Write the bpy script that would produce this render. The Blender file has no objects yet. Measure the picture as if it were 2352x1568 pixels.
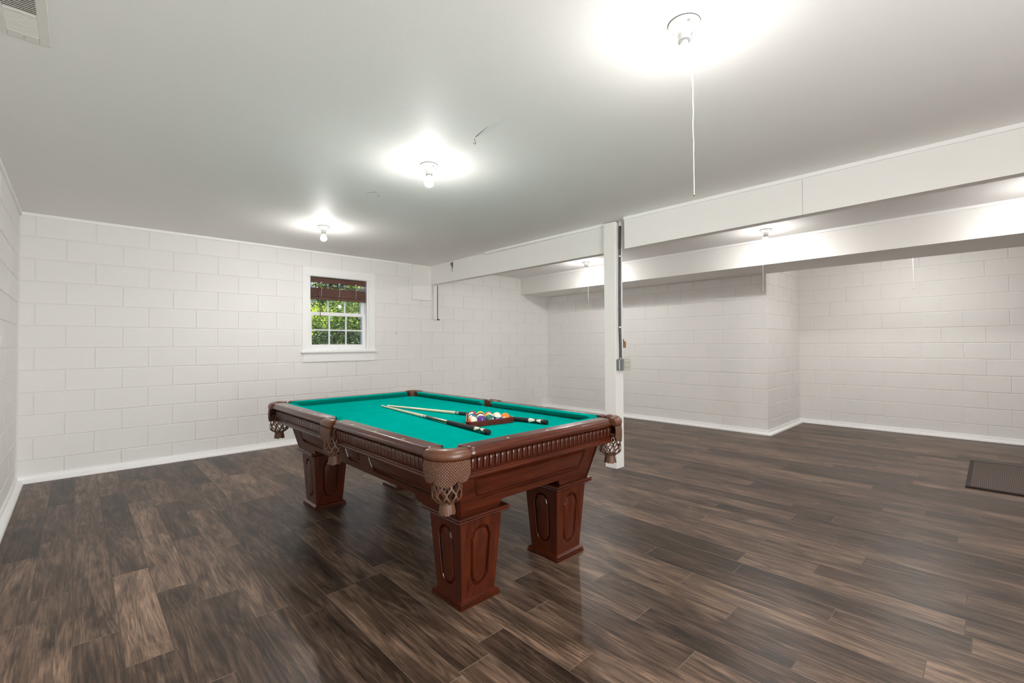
import bpy, bmesh, math, random
from math import sin, cos, pi, radians, sqrt, atan2
from mathutils import Vector, Matrix

random.seed(7)
S = bpy.context.scene
COL = S.collection

# ------------------------------------------------------------------ camera
YAW, PIT, ROL = 0.7644, 0.0186, -0.0053
CAM = Vector((0.3833, -6.0455, 1.22))
_r = Vector((cos(YAW), -sin(YAW), 0)); _f = Vector((sin(YAW), cos(YAW), 0)); _u = Vector((0, 0, 1))
_f2 = _f*cos(PIT) + _u*sin(PIT); _u2 = -_f*sin(PIT) + _u*cos(PIT)
_r3 = _r*cos(ROL) + _u2*sin(ROL); _u3 = -_r*sin(ROL) + _u2*cos(ROL)
cam = bpy.data.objects.new('camera', bpy.data.cameras.new('camera'))
COL.objects.link(cam)
cam.matrix_world = Matrix(((_r3.x, _u3.x, -_f2.x, CAM.x), (_r3.y, _u3.y, -_f2.y, CAM.y), (_r3.z, _u3.z, -_f2.z, CAM.z), (0, 0, 0, 1)))
cam.data.sensor_width = 36.0
cam.data.sensor_fit = 'HORIZONTAL'
cam.data.lens = 1052.0455/2352*36
cam.data.shift_x = -(1185.628-1176)/2352
cam.data.shift_y = -(784-771.5736)/2352
cam.data.clip_start = 0.02
S.camera = cam

# ------------------------------------------------------------------ world, sun, exposure
W = bpy.data.worlds.new('world'); S.world = W; W.use_nodes = True
_nt = W.node_tree; _nt.nodes.clear()
_o = _nt.nodes.new('ShaderNodeOutputWorld'); _b = _nt.nodes.new('ShaderNodeBackground'); _s = _nt.nodes.new('ShaderNodeTexSky')
_s.sky_type = 'HOSEK_WILKIE'; _s.turbidity = 5.0; _s.sun_direction = Vector((-0.35, -0.5, 0.8)).normalized()
_b.inputs['Strength'].default_value = 3.0
_nt.links.new(_s.outputs[0], _b.inputs[0]); _nt.links.new(_b.outputs[0], _o.inputs[0])
sun = bpy.data.objects.new('sun', bpy.data.lights.new('sun', 'SUN')); COL.objects.link(sun)
sun.data.energy = 12.0; sun.data.angle = 0.01; sun.data.color = (1.0, 0.95, 0.85)
sun.rotation_euler = Vector((-0.35, -0.5, 0.8)).to_track_quat('Z', 'Y').to_euler()
# area fill light added behind the camera; its door is made up
fill_lamp = bpy.data.objects.new('door_daylight', bpy.data.lights.new('door_daylight', 'AREA')); COL.objects.link(fill_lamp)
fill_lamp.data.shape = 'RECTANGLE'; fill_lamp.data.size = 2.4; fill_lamp.data.size_y = 1.9; fill_lamp.data.energy = 100.0; fill_lamp.data.color = (1.0, 0.985, 0.97)
fill_lamp.location = (1.3, -8.83, 1.1); fill_lamp.rotation_euler = (radians(90+16), 0, radians(16))
BULB = 820.0
S.view_settings.view_transform = 'Standard'; S.view_settings.look = 'None'
S.view_settings.exposure = 1.0; S.view_settings.gamma = 1.0; S.view_settings.use_curve_mapping = False
S.cycles.max_bounces = 9; S.cycles.diffuse_bounces = 6; S.cycles.glossy_bounces = 4; S.cycles.transparent_max_bounces = 12
S.cycles.caustics_reflective = False; S.cycles.caustics_refractive = False; S.cycles.sample_clamp_indirect = 6.0

# ------------------------------------------------------------------ helpers
def obj(name, data, parent=None, loc=None, rot=None):
    o = bpy.data.objects.new(name, data); COL.objects.link(o)
    if parent is not None: o.parent = parent
    if loc is not None: o.location = loc
    if rot is not None: o.rotation_euler = rot
    return o
def tag(o, label, cat, group=None, kind=None):
    o['label'] = label; o['category'] = cat
    if group: o['group'] = group
    if kind: o['kind'] = kind
    return o
def thing(name, label, cat, loc=(0, 0, 0), rz=0.0, group=None):
    return tag(obj(name, None, None, loc, (0, 0, rz)), label, cat, group)
def dup(o, parent=None, loc=None, rot=None):
    c = o.copy(); COL.objects.link(c)
    if parent is not None: c.parent = parent
    if loc is not None: c.location = loc
    if rot is not None: c.rotation_euler = rot
    for ch in list(o.children): dup(ch, c)
    return c

class MB:
    def __init__(s): s.v = []; s.f = []; s.m = []; s.uv = None
    def add(s, pts, faces, mi=0):
        b = len(s.v); s.v += [tuple(p) for p in pts]
        for f in faces: s.f.append([b+i for i in f]); s.m.append(mi)
        return b
    def loft(s, rings, closed=True, caps=(True, True), mi=0, loop=False):
        n = len(rings[0]); b = len(s.v); k = len(rings)
        for r in rings: s.v += [tuple(p) for p in r]
        for i in range(k if loop else k-1):
            i2 = (i+1) % k
            for j in range(n if closed else n-1):
                j2 = (j+1) % n
                s.f.append([b+i*n+j, b+i*n+j2, b+i2*n+j2, b+i2*n+j]); s.m.append(mi)
        if closed and not loop:
            if caps[0]: s.f.append([b+j for j in range(n)][::-1]); s.m.append(mi)
            if caps[1]: s.f.append([b+(k-1)*n+j for j in range(n)]); s.m.append(mi)
        return b
    def box(s, x0, x1, y0, y1, z0, z1, ch=0.0, mi=0):
        if ch <= 0:
            R = [[(x0, y0, z), (x1, y0, z), (x1, y1, z), (x0, y1, z)] for z in (z0, z1)]
        else:
            def rr(z, i, c):
                a, b, e, d = x0+i, x1-i, y0+i, y1-i
                return [(a+c, e, z), (b-c, e, z), (b, e+c, z), (b, d-c, z), (b-c, d, z), (a+c, d, z), (a, d-c, z), (a, e+c, z)]
            R = [rr(z0, ch, ch*.3), rr(z0+ch, 0, ch), rr(z1-ch, 0, ch), rr(z1, ch, ch*.3)]
        s.loft(R, mi=mi)
    def hexa(s, p, mi=0):      # p: 4 bottom, 4 top
        s.loft([p[:4], p[4:]], mi=mi)
    def tube(s, pts, r, n=8, mi=0, loop=False):
        pts = [Vector(p) for p in pts]; k = len(pts); rings = []
        rr = r if isinstance(r, (list, tuple)) else [r]*k
        up = Vector((0, 0, 1)); prev = None
        for i in range(k):
            if loop: t = pts[(i+1) % k]-pts[i-1]
            else: t = pts[min(i+1, k-1)]-pts[max(i-1, 0)]
            t.normalize()
            if prev is None:
                a = t.cross(up)
                if a.length < 1e-3: a = t.cross(Vector((1, 0, 0)))
            else: a = prev - t*prev.dot(t)
            a.normalize(); prev = a; b = t.cross(a)
            rings.append([pts[i]+(a*cos(2*pi*j/n)+b*sin(2*pi*j/n))*rr[i] for j in range(n)])
        s.loft(rings, mi=mi, loop=loop)
    def lathe(s, prof, n=24, c=(0, 0, 0), mi=0, caps=(True, True)):
        s.loft([[(c[0]+r*cos(2*pi*j/n), c[1]+r*sin(2*pi*j/n), c[2]+z) for j in range(n)] for r, z in prof], mi=mi, caps=caps)
    def mesh(s, name, mats, smooth=None, recalc=True):
        me = bpy.data.meshes.new(name)
        me.from_pydata(s.v, [], s.f)
        for m in (mats if isinstance(mats, (list, tuple)) else [mats]): me.materials.append(m)
        if any(s.m): me.polygons.foreach_set('material_index', s.m)
        if recalc:
            bm = bmesh.new(); bm.from_mesh(me); bmesh.ops.recalc_face_normals(bm, faces=bm.faces); bm.to_mesh(me); bm.free()
        if smooth is not None:
            me.polygons.foreach_set('use_smooth', [True]*len(me.polygons))
            me.set_sharp_from_angle(angle=radians(smooth))
        me.update(); return me
    def build(s, name, mats, parent=None, smooth=None, loc=None, rot=None, recalc=True):
        return obj(name, s.mesh(name, mats, smooth, recalc), parent, loc, rot)

def struct(o, label, cat):
    return tag(o, label, cat, None, 'structure')

# ------------------------------------------------------------------ materials
def new_mat(name):
    m = bpy.data.materials.new(name); m.use_nodes = True
    nt = m.node_tree; p = nt.nodes['Principled BSDF']
    return m, nt, p
def N(nt, t, **kw):
    n = nt.nodes.new(t)
    for k, v in kw.items():
        if k in n.inputs: n.inputs[k].default_value = v
        else: setattr(n, k, v)
    return n
def L(nt, a, b): nt.links.new(a, b)
def simple(name, col, rough=0.5, metal=0.0, spec=0.5, noise=0.0, nscale=20.0, bump=0.0, bscale=200.0, coat=0.0, bdist=0.002):
    m, nt, p = new_mat(name)
    p.inputs['Base Color'].default_value = (*col, 1); p.inputs['Roughness'].default_value = rough
    p.inputs['Metallic'].default_value = metal; p.inputs['Specular IOR Level'].default_value = spec
    if coat: p.inputs['Coat Weight'].default_value = coat; p.inputs['Coat Roughness'].default_value = 0.15
    if noise or bump: tc = N(nt, 'ShaderNodeTexCoord')
    if noise:
        n = N(nt, 'ShaderNodeTexNoise', Scale=nscale, Detail=4.0); L(nt, tc.outputs['Object'], n.inputs['Vector'])
        mx = N(nt, 'ShaderNodeMix', data_type='RGBA')
        mx.inputs['A'].default_value = (*[c*(1-noise) for c in col], 1); mx.inputs['B'].default_value = (*[min(1, c*(1+noise)) for c in col], 1)
        L(nt, n.outputs['Fac'], mx.inputs['Factor']); L(nt, mx.outputs['Result'], p.inputs['Base Color'])
    if bump:
        g = N(nt, 'ShaderNodeNewGeometry')
        n2 = N(nt, 'ShaderNodeTexNoise', Scale=bscale, Detail=3.0); L(nt, g.outputs['Position'], n2.inputs['Vector'])
        b = N(nt, 'ShaderNodeBump', Strength=bump, Distance=bdist); L(nt, n2.outputs['Fac'], b.inputs['Height']); L(nt, b.outputs['Normal'], p.inputs['Normal'])
    return m
WALLC = (0.845, 0.83, 0.81)
M_block = simple('painted_block', WALLC, 0.62, spec=0.35, noise=0.012, nscale=3.0, bump=0.55, bscale=170.0, bdist=0.0025)
M_mortar = simple('painted_mortar', (0.82, 0.80, 0.775), 0.7, spec=0.3, bump=0.3, bscale=300.0)
M_plain = simple('painted_wall', WALLC, 0.65, spec=0.3, bump=0.2, bscale=150.0)
M_ceil = simple('painted_ceiling', (0.88, 0.865, 0.845), 0.6, spec=0.3, noise=0.012, nscale=1.5, bump=0.25, bscale=120.0)
M_trim = simple('white_trim_paint', (0.91, 0.905, 0.90), 0.42, spec=0.4, bump=0.08, bscale=60.0)
M_beam = simple('white_beam_paint', (0.86, 0.845, 0.82), 0.5, spec=0.4, noise=0.015, nscale=6.0, bump=0.12, bscale=90.0)
M_winwhite = simple('window_white', (0.90, 0.90, 0.91), 0.35)
M_crack = simple('crack_grey', (0.16, 0.15, 0.14), 0.9)
M_porc = simple('porcelain', (0.85, 0.84, 0.81), 0.15, coat=0.4)
M_chrome = simple('steel', (0.65, 0.65, 0.66), 0.28, metal=1.0)
M_brass = simple('brass_screw', (0.30, 0.26, 0.2), 0.4, metal=0.8)
M_gapshade = simple('shadow_gap_grey', (0.10, 0.10, 0.10), 0.8)  # dark grey that paints the shadow gaps on the lampholders
M_string = simple('cotton_string', (0.85, 0.84, 0.8), 0.8)
M_conduit = simple('dark_grey_pipe', (0.085, 0.085, 0.095), 0.42, metal=0.6, noise=0.2, nscale=30)
M_galv = simple('galvanised_box', (0.30, 0.31, 0.32), 0.45, metal=0.85, noise=0.35, nscale=60, bump=0.2, bscale=300)
M_plate = simple('ivory_plate', (0.55, 0.53, 0.45), 0.45, noise=0.1, nscale=40)
M_black = simple('black_iron', (0.02, 0.018, 0.016), 0.5)
M_scrap = simple('raw_brown_scrap', (0.28, 0.12, 0.05), 0.85, noise=0.25, nscale=80)
M_vent = simple('vent_enamel', (0.78, 0.76, 0.72), 0.45)
M_ventdark = simple('duct_dark', (0.012, 0.012, 0.012), 0.8)

def bulb_mat(name, st):
    m, nt, p = new_mat(name)
    p.inputs['Base Color'].default_value = (0.9, 0.9, 0.9, 1)
    p.inputs['Emission Color'].default_value = (1.0, 0.98, 0.95, 1); p.inputs['Emission Strength'].default_value = st
    return m
M_bulb, M_bulb2 = bulb_mat('lit_bulb', BULB), bulb_mat('lit_bulb_shoulder', 24.0)

def glass_mat():
    m, nt, p = new_mat('window_glass'); nt.nodes.remove(p)
    out = nt.nodes['Material Output']
    t = N(nt, 'ShaderNodeBsdfTransparent', Color=(0.96, 0.98, 0.97, 1)); g = N(nt, 'ShaderNodeBsdfGlossy', Roughness=0.02)
    fr = N(nt, 'ShaderNodeFresnel', IOR=1.5); mx = N(nt, 'ShaderNodeMixShader')
    L(nt, fr.outputs[0], mx.inputs[0]); L(nt, t.outputs[0], mx.inputs[1]); L(nt, g.outputs[0], mx.inputs[2]); L(nt, mx.outputs[0], out.inputs[0])
    return m
M_glass = glass_mat()

def floor_mat():
    m, nt, p = new_mat('dark_plank_laminate')
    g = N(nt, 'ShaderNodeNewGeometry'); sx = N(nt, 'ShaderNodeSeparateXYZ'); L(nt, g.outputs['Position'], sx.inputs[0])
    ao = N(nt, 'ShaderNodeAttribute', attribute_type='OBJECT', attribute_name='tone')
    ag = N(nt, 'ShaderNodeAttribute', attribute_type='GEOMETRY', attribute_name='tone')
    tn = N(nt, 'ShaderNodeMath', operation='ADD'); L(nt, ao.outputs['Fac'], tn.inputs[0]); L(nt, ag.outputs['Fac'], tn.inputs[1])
    def vec(sxk, syk, tk):
        a = N(nt, 'ShaderNodeMath', operation='MULTIPLY'); a.inputs[1].default_value = sxk; L(nt, sx.outputs['X'], a.inputs[0])
        b = N(nt, 'ShaderNodeMath', operation='MULTIPLY'); b.inputs[1].default_value = syk; L(nt, sx.outputs['Y'], b.inputs[0])
        c = N(nt, 'ShaderNodeMath', operation='MULTIPLY'); c.inputs[1].default_value = tk; L(nt, tn.outputs[0], c.inputs[0])
        cb = N(nt, 'ShaderNodeCombineXYZ'); L(nt, a.outputs[0], cb.inputs[0]); L(nt, b.outputs[0], cb.inputs[1]); L(nt, c.outputs[0], cb.inputs[2])
        return cb.outputs[0]
    fib = N(nt, 'ShaderNodeTexNoise', Scale=1.0, Detail=5.0, Roughness=0.65, Distortion=0.4); L(nt, vec(130, 3.5, 31), fib.inputs['Vector'])
    blo = N(nt, 'ShaderNodeTexNoise', Scale=1.0, Detail=6.0, Roughness=0.66, Distortion=1.0); L(nt, vec(13, 2.0, 57), blo.inputs['Vector'])
    fig = N(nt, 'ShaderNodeTexNoise', Scale=1.0, Detail=2.0, Roughness=0.5, Distortion=0.5); L(nt, vec(9, 0.8, 83), fig.inputs['Vector'])
    fm = N(nt, 'ShaderNodeMath', operation='MULTIPLY'); fm.inputs[1].default_value = 75.0; L(nt, fig.outputs['Fac'], fm.inputs[0])
    fs = N(nt, 'ShaderNodeMath', operation='SINE'); L(nt, fm.outputs[0], fs.inputs[0])
    # plank tone
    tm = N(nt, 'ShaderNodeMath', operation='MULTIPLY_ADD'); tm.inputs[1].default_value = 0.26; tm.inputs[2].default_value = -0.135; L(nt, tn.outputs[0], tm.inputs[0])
    a1 = N(nt, 'ShaderNodeMath', operation='MULTIPLY_ADD'); a1.inputs[1].default_value = 0.80; L(nt, blo.outputs['Fac'], a1.inputs[0]); L(nt, tm.outputs[0], a1.inputs[2])
    a2 = N(nt, 'ShaderNodeMath', operation='MULTIPLY_ADD'); a2.inputs[1].default_value = 0.40; L(nt, fib.outputs['Fac'], a2.inputs[0]); L(nt, a1.outputs[0], a2.inputs[2])
    a3 = N(nt, 'ShaderNodeMath', operation='MULTIPLY_ADD'); a3.inputs[1].default_value = 0.045; L(nt, fs.outputs[0], a3.inputs[0]); L(nt, a2.outputs[0], a3.inputs[2])
    cr = N(nt, 'ShaderNodeValToRGB'); L(nt, a3.outputs[0], cr.inputs[0])
    e = cr.color_ramp.elements
    e[0].position = 0.30; e[0].color = (0.010, 0.006, 0.004, 1)
    e[1].position = 0.92; e[1].color = (0.37, 0.240, 0.168, 1)
    for pos, c in ((0.46, (0.040, 0.024, 0.016)), (0.60, (0.092, 0.057, 0.039)), (0.74, (0.19, 0.122, 0.084))):
        x = e.new(pos); x.color = (*c, 1)
    chk = N(nt, 'ShaderNodeTexNoise', Scale=1.0, Detail=3.0, Roughness=0.7, Distortion=0.3); L(nt, vec(210, 6.0, 19), chk.inputs['Vector'])
    ck = N(nt, 'ShaderNodeMapRange'); ck.inputs['From Min'].default_value = 0.34; ck.inputs['From Max'].default_value = 0.50; ck.inputs['To Min'].default_value = 0.42; ck.inputs['To Max'].default_value = 1.06
    L(nt, chk.outputs['Fac'], ck.inputs['Value'])
    kn = N(nt, 'ShaderNodeTexVoronoi', Scale=1.0); kn.inputs['Randomness'].default_value = 1.0; L(nt, vec(5.0, 1.9, 23), kn.inputs['Vector'])
    kr = N(nt, 'ShaderNodeMapRange'); kr.inputs['From Min'].default_value = 0.03; kr.inputs['From Max'].default_value = 0.16; kr.inputs['To Min'].default_value = 0.35; kr.inputs['To Max'].default_value = 1.0
    L(nt, kn.outputs['Distance'], kr.inputs['Value'])
    km = N(nt, 'ShaderNodeMath', operation='MULTIPLY'); L(nt, ck.outputs[0], km.inputs[0]); L(nt, kr.outputs[0], km.inputs[1])
    vm = N(nt, 'ShaderNodeVectorMath', operation='SCALE'); L(nt, cr.outputs[0], vm.inputs[0]); L(nt, km.outputs[0], vm.inputs['Scale'])
    L(nt, vm.outputs[0], p.inputs['Base Color'])
    rr = N(nt, 'ShaderNodeMapRange'); rr.inputs['To Min'].default_value = 0.30; rr.inputs['To Max'].default_value = 0.46
    L(nt, fib.outputs['Fac'], rr.inputs['Value']); L(nt, rr.outputs[0], p.inputs['Roughness'])
    p.inputs['Specular IOR Level'].default_value = 0.28
    bp = N(nt, 'ShaderNodeBump', Strength=0.25, Distance=0.0012); L(nt, fib.outputs['Fac'], bp.inputs['Height']); L(nt, bp.outputs[0], p.inputs['Normal'])
    return m
M_floor = floor_mat()
M_seam = simple('plank_edge', (0.20, 0.145, 0.108), 0.5)
M_sub = simple('subfloor_dark', (0.03, 0.024, 0.02), 0.8)

def wood_mat(name, c0, c1, rough=0.3, coat=0.32, sc=(40, 40, 3)):
    m, nt, p = new_mat(name)
    tc = N(nt, 'ShaderNodeTexCoord'); mp = N(nt, 'ShaderNodeMapping'); mp.inputs['Scale'].default_value = sc
    L(nt, tc.outputs['Object'], mp.inputs['Vector'])
    n = N(nt, 'ShaderNodeTexNoise', Scale=1.0, Detail=6.0, Roughness=0.6, Distortion=0.7); L(nt, mp.outputs[0], n.inputs['Vector'])
    cr = N(nt, 'ShaderNodeValToRGB'); e = cr.color_ramp.elements
    e[0].position = 0.3; e[0].color = (*c0, 1); e[1].position = 0.72; e[1].color = (*c1, 1)
    L(nt, n.outputs['Fac'], cr.inputs[0]); L(nt, cr.outputs[0], p.inputs['Base Color'])
    p.inputs['Roughness'].default_value = rough; p.inputs['Coat Weight'].default_value = coat; p.inputs['Coat Roughness'].default_value = 0.08
    b = N(nt, 'ShaderNodeBump', Strength=0.06, Distance=0.001); L(nt, n.outputs['Fac'], b.inputs['Height']); L(nt, b.outputs[0], p.inputs['Normal'])
    return m
M_wood = wood_mat('mahogany_vertical', (0.032, 0.0045, 0.0012), (0.098, 0.0165, 0.0036), sc=(45, 45, 4))
M_woodx = wood_mat('mahogany_lengthwise_x', (0.032, 0.0045, 0.0012), (0.098, 0.0165, 0.0036), sc=(4, 45, 45))
M_woody = wood_mat('mahogany_lengthwise_y', (0.032, 0.0045, 0.0012), (0.098, 0.0165, 0.0036), sc=(45, 4, 45))
M_rackwood = wood_mat('rack_wood', (0.09, 0.009, 0.006), (0.15, 0.018, 0.012), rough=0.25, sc=(30, 30, 30))
M_blind = wood_mat('blind_wood', (0.075, 0.026, 0.017), (0.135, 0.052, 0.034), rough=0.45, coat=0.1, sc=(4, 60, 60))

def cloth_mat():
    m, nt, p = new_mat('green_baize')
    g = N(nt, 'ShaderNodeNewGeometry')
    n = N(nt, 'ShaderNodeTexNoise', Scale=700.0, Detail=2.0); L(nt, g.outputs['Position'], n.inputs['Vector'])
    n2 = N(nt, 'ShaderNodeTexNoise', Scale=7.0, Detail=3.0); L(nt, g.outputs['Position'], n2.inputs['Vector'])
    ad = N(nt, 'ShaderNodeMath', operation='MULTIPLY_ADD'); ad.inputs[1].default_value = 0.35; L(nt, n2.outputs['Fac'], ad.inputs[0]); L(nt, n.outputs['Fac'], ad.inputs[2])
    cr = N(nt, 'ShaderNodeValToRGB'); e = cr.color_ramp.elements
    e[0].position = 0.35; e[0].color = (0.000, 0.27, 0.225, 1); e[1].position = 1.0; e[1].color = (0.0, 0.37, 0.31, 1)
    L(nt, ad.outputs[0], cr.inputs[0]); L(nt, cr.outputs[0], p.inputs['Base Color'])
    p.inputs['Roughness'].default_value = 1.0; p.inputs['Specular IOR Level'].default_value = 0.0
    b = N(nt, 'ShaderNodeBump', Strength=0.2, Distance=0.0005); L(nt, n.outputs['Fac'], b.inputs['Height']); L(nt, b.outputs[0], p.inputs['Normal'])
    return m
M_cloth = cloth_mat()
M_leather = simple('brown_leather', (0.105, 0.034, 0.014), 0.38, noise=0.25, nscale=14, bump=0.15, bscale=400, coat=0.15)
M_net = simple('net_leather', (0.115, 0.050, 0.027), 0.5, noise=0.3, nscale=50, bump=0.2, bscale=300)
M_sight = simple('pearl_sight', (0.80, 0.76, 0.68), 0.25)
def shield_mat():
    m, nt, p = new_mat('embossed_leather')
    uv = N(nt, 'ShaderNodeUVMap'); 
    def wave(ang):
        mp = N(nt, 'ShaderNodeMapping'); mp.inputs['Rotation'].default_value = (0, 0, ang); L(nt, uv.outputs[0], mp.inputs['Vector'])
        w = N(nt, 'ShaderNodeTexWave', Scale=38.0); w.wave_profile = 'SIN'; L(nt, mp.outputs[0], w.inputs['Vector']); return w
    w1, w2 = wave(radians(40)), wave(radians(-40))
    mx = N(nt, 'ShaderNodeMath', operation='MINIMUM'); L(nt, w1.outputs['Fac'], mx.inputs[0]); L(nt, w2.outputs['Fac'], mx.inputs[1])
    pw = N(nt, 'ShaderNodeMath', operation='POWER'); pw.inputs[1].default_value = 0.5; L(nt, mx.outputs[0], pw.inputs[0])
    cr = N(nt, 'ShaderNodeValToRGB'); e = cr.color_ramp.elements
    e[0].position = 0.0; e[0].color = (0.050, 0.019, 0.010, 1); e[1].position = 0.8; e[1].color = (0.185, 0.078, 0.043, 1)
    L(nt, pw.outputs[0], cr.inputs[0]); L(nt, cr.outputs[0], p.inputs['Base Color']); p.inputs['Roughness'].default_value = 0.45
    b = N(nt, 'ShaderNodeBump', Strength=0.9, Distance=0.003); L(nt, pw.outputs[0], b.inputs['Height']); L(nt, b.outputs[0], p.inputs['Normal'])
    return m
M_shield = shield_mat()

def mat_rubber():
    m, nt, p = new_mat('ribbed_mat_brown')
    g = N(nt, 'ShaderNodeNewGeometry')
    w = N(nt, 'ShaderNodeTexWave', Scale=26.0, Distortion=0.4); w.bands_direction = 'Y'; L(nt, g.outputs['Position'], w.inputs['Vector'])
    w2 = N(nt, 'ShaderNodeTexWave', Scale=20.0, Distortion=0.4); w2.bands_direction = 'X'; L(nt, g.outputs['Position'], w2.inputs['Vector'])
    mu = N(nt, 'ShaderNodeMath', operation='MULTIPLY'); L(nt, w.outputs['Fac'], mu.inputs[0]); L(nt, w2.outputs['Fac'], mu.inputs[1])
    cr = N(nt, 'ShaderNodeValToRGB'); e = cr.color_ramp.elements
    e[0].color = (0.055, 0.038, 0.031, 1); e[1].color = (0.19, 0.142, 0.122, 1)
    L(nt, mu.outputs[0], cr.inputs[0]); L(nt, cr.outputs[0], p.inputs['Base Color']); p.inputs['Roughness'].default_value = 0.85
    b = N(nt, 'ShaderNodeBump', Strength=0.6, Distance=0.003); L(nt, mu.outputs[0], b.inputs['Height']); L(nt, b.outputs[0], p.inputs['Normal'])
    return m
M_mat = mat_rubber()

def leaf_mat(name, ca, cb):
    m, nt, p = new_mat(name)
    g = N(nt, 'ShaderNodeNewGeometry'); cr = N(nt, 'ShaderNodeValToRGB'); e = cr.color_ramp.elements
    e[0].color = (*ca, 1); e[1].color = (*cb, 1)
    L(nt, g.outputs['Random Per Island'], cr.inputs[0]); L(nt, cr.outputs[0], p.inputs['Base Color'])
    p.inputs['Roughness'].default_value = 0.5
    tr = N(nt, 'ShaderNodeBsdfTranslucent'); L(nt, cr.outputs[0], tr.inputs['Color']); mx = N(nt, 'ShaderNodeMixShader'); mx.inputs[0].default_value = 0.35
    out = nt.nodes['Material Output']; L(nt, p.outputs[0], mx.inputs[1]); L(nt, tr.outputs[0], mx.inputs[2]); L(nt, mx.outputs[0], out.inputs[0])
    return m
M_leafy = leaf_mat('leaf_yellow_green', (0.22, 0.30, 0.015), (0.62, 0.66, 0.04))
M_leafm = leaf_mat('leaf_mid_green', (0.02, 0.06, 0.008), (0.17, 0.25, 0.03))
M_leafd = leaf_mat('leaf_dark_green', (0.005, 0.016, 0.005), (0.024, 0.06, 0.014))
M_bark = simple('bark', (0.07, 0.05, 0.035), 0.9, noise=0.3, nscale=20, bump=0.4, bscale=60)
M_soil = simple('mulch_ground', (0.03, 0.025, 0.018), 0.95, noise=0.5, nscale=15, bump=0.5, bscale=40, bdist=0.02)

# ------------------------------------------------------------------ room dimensions (metres)
H = 2.44
XR1, XR2, YJ = 7.0316, 8.4876, -3.9476        # near right wall, alcove wall, return wall
YF = -8.6                                     # wall behind the camera
BL = 0.2032
ZL = [1.21+(5-j)*BL for j in range(11)]       # bed joints
BX0, BX1, BZ0, BZ1 = 2.52, 3.31, ZL[6], ZL[0] # opening for the window

# floor slab + planks
fl = MB(); fl.box(-0.2, XR2+0.2, YF-0.2, 0.2, -0.15, -0.0125)
floor = struct(fl.build('floor', M_sub), 'dark brown wood-look plank floor of the basement room', 'floor')
PW, P0 = 0.149, 0.082
ends = {0: [-2.17], 1: [-1.928], 2: [-1.708, -2.556, -3.427], 3: [-1.89, -2.79, -3.74], 4: [-2.265, -3.156], 5: [-2.466, -3.395], 6: [-2.797, -3.73],
        9: [-4.646], 11: [-4.926], 12: [-4.552], 13: [-5.204], 14: [-4.924], 15: [-5.499], 16: [-5.201], 17: [-4.915, -5.845], 20: [-5.028, -5.939],
        21: [-5.359], 22: [-5.935], 23: [-5.519], 25: [-5.473], 26: [-5.947]}
planks = []
rp = random.Random(11)
for k in range(-1, 57):
    xa, xb = max(0.0, P0+k*PW), min(XR2, P0+(k+1)*PW)
    if xb-xa < 0.01: continue
    ytop = 0.0 if xa < XR1 else YJ
    cuts = sorted(ends.get(k, [-(rp.random()*0.9+0.9)]), reverse=True)
    ys = list(cuts)
    while ys[0] < ytop: ys.insert(0, ys[0]+0.9)
    while ys[-1] > YF: ys.append(ys[-1]-0.9)
    for a, b in zip(ys[:-1], ys[1:]):
        a2, b2 = min(a, ytop), max(b, YF)
        if a2-b2 < 0.02: continue
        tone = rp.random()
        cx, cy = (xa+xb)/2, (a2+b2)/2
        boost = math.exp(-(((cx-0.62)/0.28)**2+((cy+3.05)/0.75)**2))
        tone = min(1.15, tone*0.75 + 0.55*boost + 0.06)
        planks.append((xa, xb, b2, a2, tone))
def plank_mesh(mb, x0, x1, y0, y1, zt=0.0):
    g, c = 0.0003, 0.0011
    x0 += g; x1 -= g; y0 += g; y1 -= g
    def r(z, i): return [(x0+i, y0+i, z), (x1-i, y0+i, z), (x1-i, y1-i, z), (x0+i, y1-i, z)]
    b = len(mb.v)
    for q in (r(zt-0.012, 0), r(zt-0.0011, 0), r(zt, c)): mb.v += q
    for l, mi in ((0, 0), (1, 1)):
        for j in range(4):
            mb.f.append([b+l*4+j, b+l*4+(j+1) % 4, b+l*4+4+(j+1) % 4, b+l*4+4+j]); mb.m.append(mi)
    mb.f.append([b+8+j for j in range(4)]); mb.m.append(0)
def plank_seen(p):
    cx, cy = (p[0]+p[1])/2, (p[2]+p[3])/2
    d = Vector((cx, cy, 0))-CAM; z = d.dot(_f2)
    ok = z > 0.4 and abs(d.dot(_r3)/z) < 1.25 and -d.dot(_u3)/z < 0.95
    return (0 if ok else 1, d.length)
planks.sort(key=plank_seen)
cache = {}
for (x0, x1, y0, y1, t) in planks[:298]:
    key = (round(x1-x0, 4), round(y1-y0, 4))
    if key not in cache:
        mb = MB(); plank_mesh(mb, -key[0]/2, key[0]/2, -key[1]/2, key[1]/2); cache[key] = mb.mesh('plank', [M_floor, M_seam], recalc=False)
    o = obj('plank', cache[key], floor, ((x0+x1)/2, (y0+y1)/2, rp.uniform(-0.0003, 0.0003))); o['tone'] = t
mb = MB(); tones = []
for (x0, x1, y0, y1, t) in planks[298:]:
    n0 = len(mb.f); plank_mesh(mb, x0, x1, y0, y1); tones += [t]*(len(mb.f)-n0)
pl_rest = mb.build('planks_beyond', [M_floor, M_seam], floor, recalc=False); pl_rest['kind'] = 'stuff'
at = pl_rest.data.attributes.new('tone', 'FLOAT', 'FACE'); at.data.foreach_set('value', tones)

# ceiling
cb = MB(); cb.box(-0.2, XR2+0.2, YF-0.2, 0.2, H, H+0.15)
ceiling = struct(cb.build('ceiling', M_ceil), 'off-white painted ceiling with three bare bulbs in a row', 'ceiling')

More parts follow.
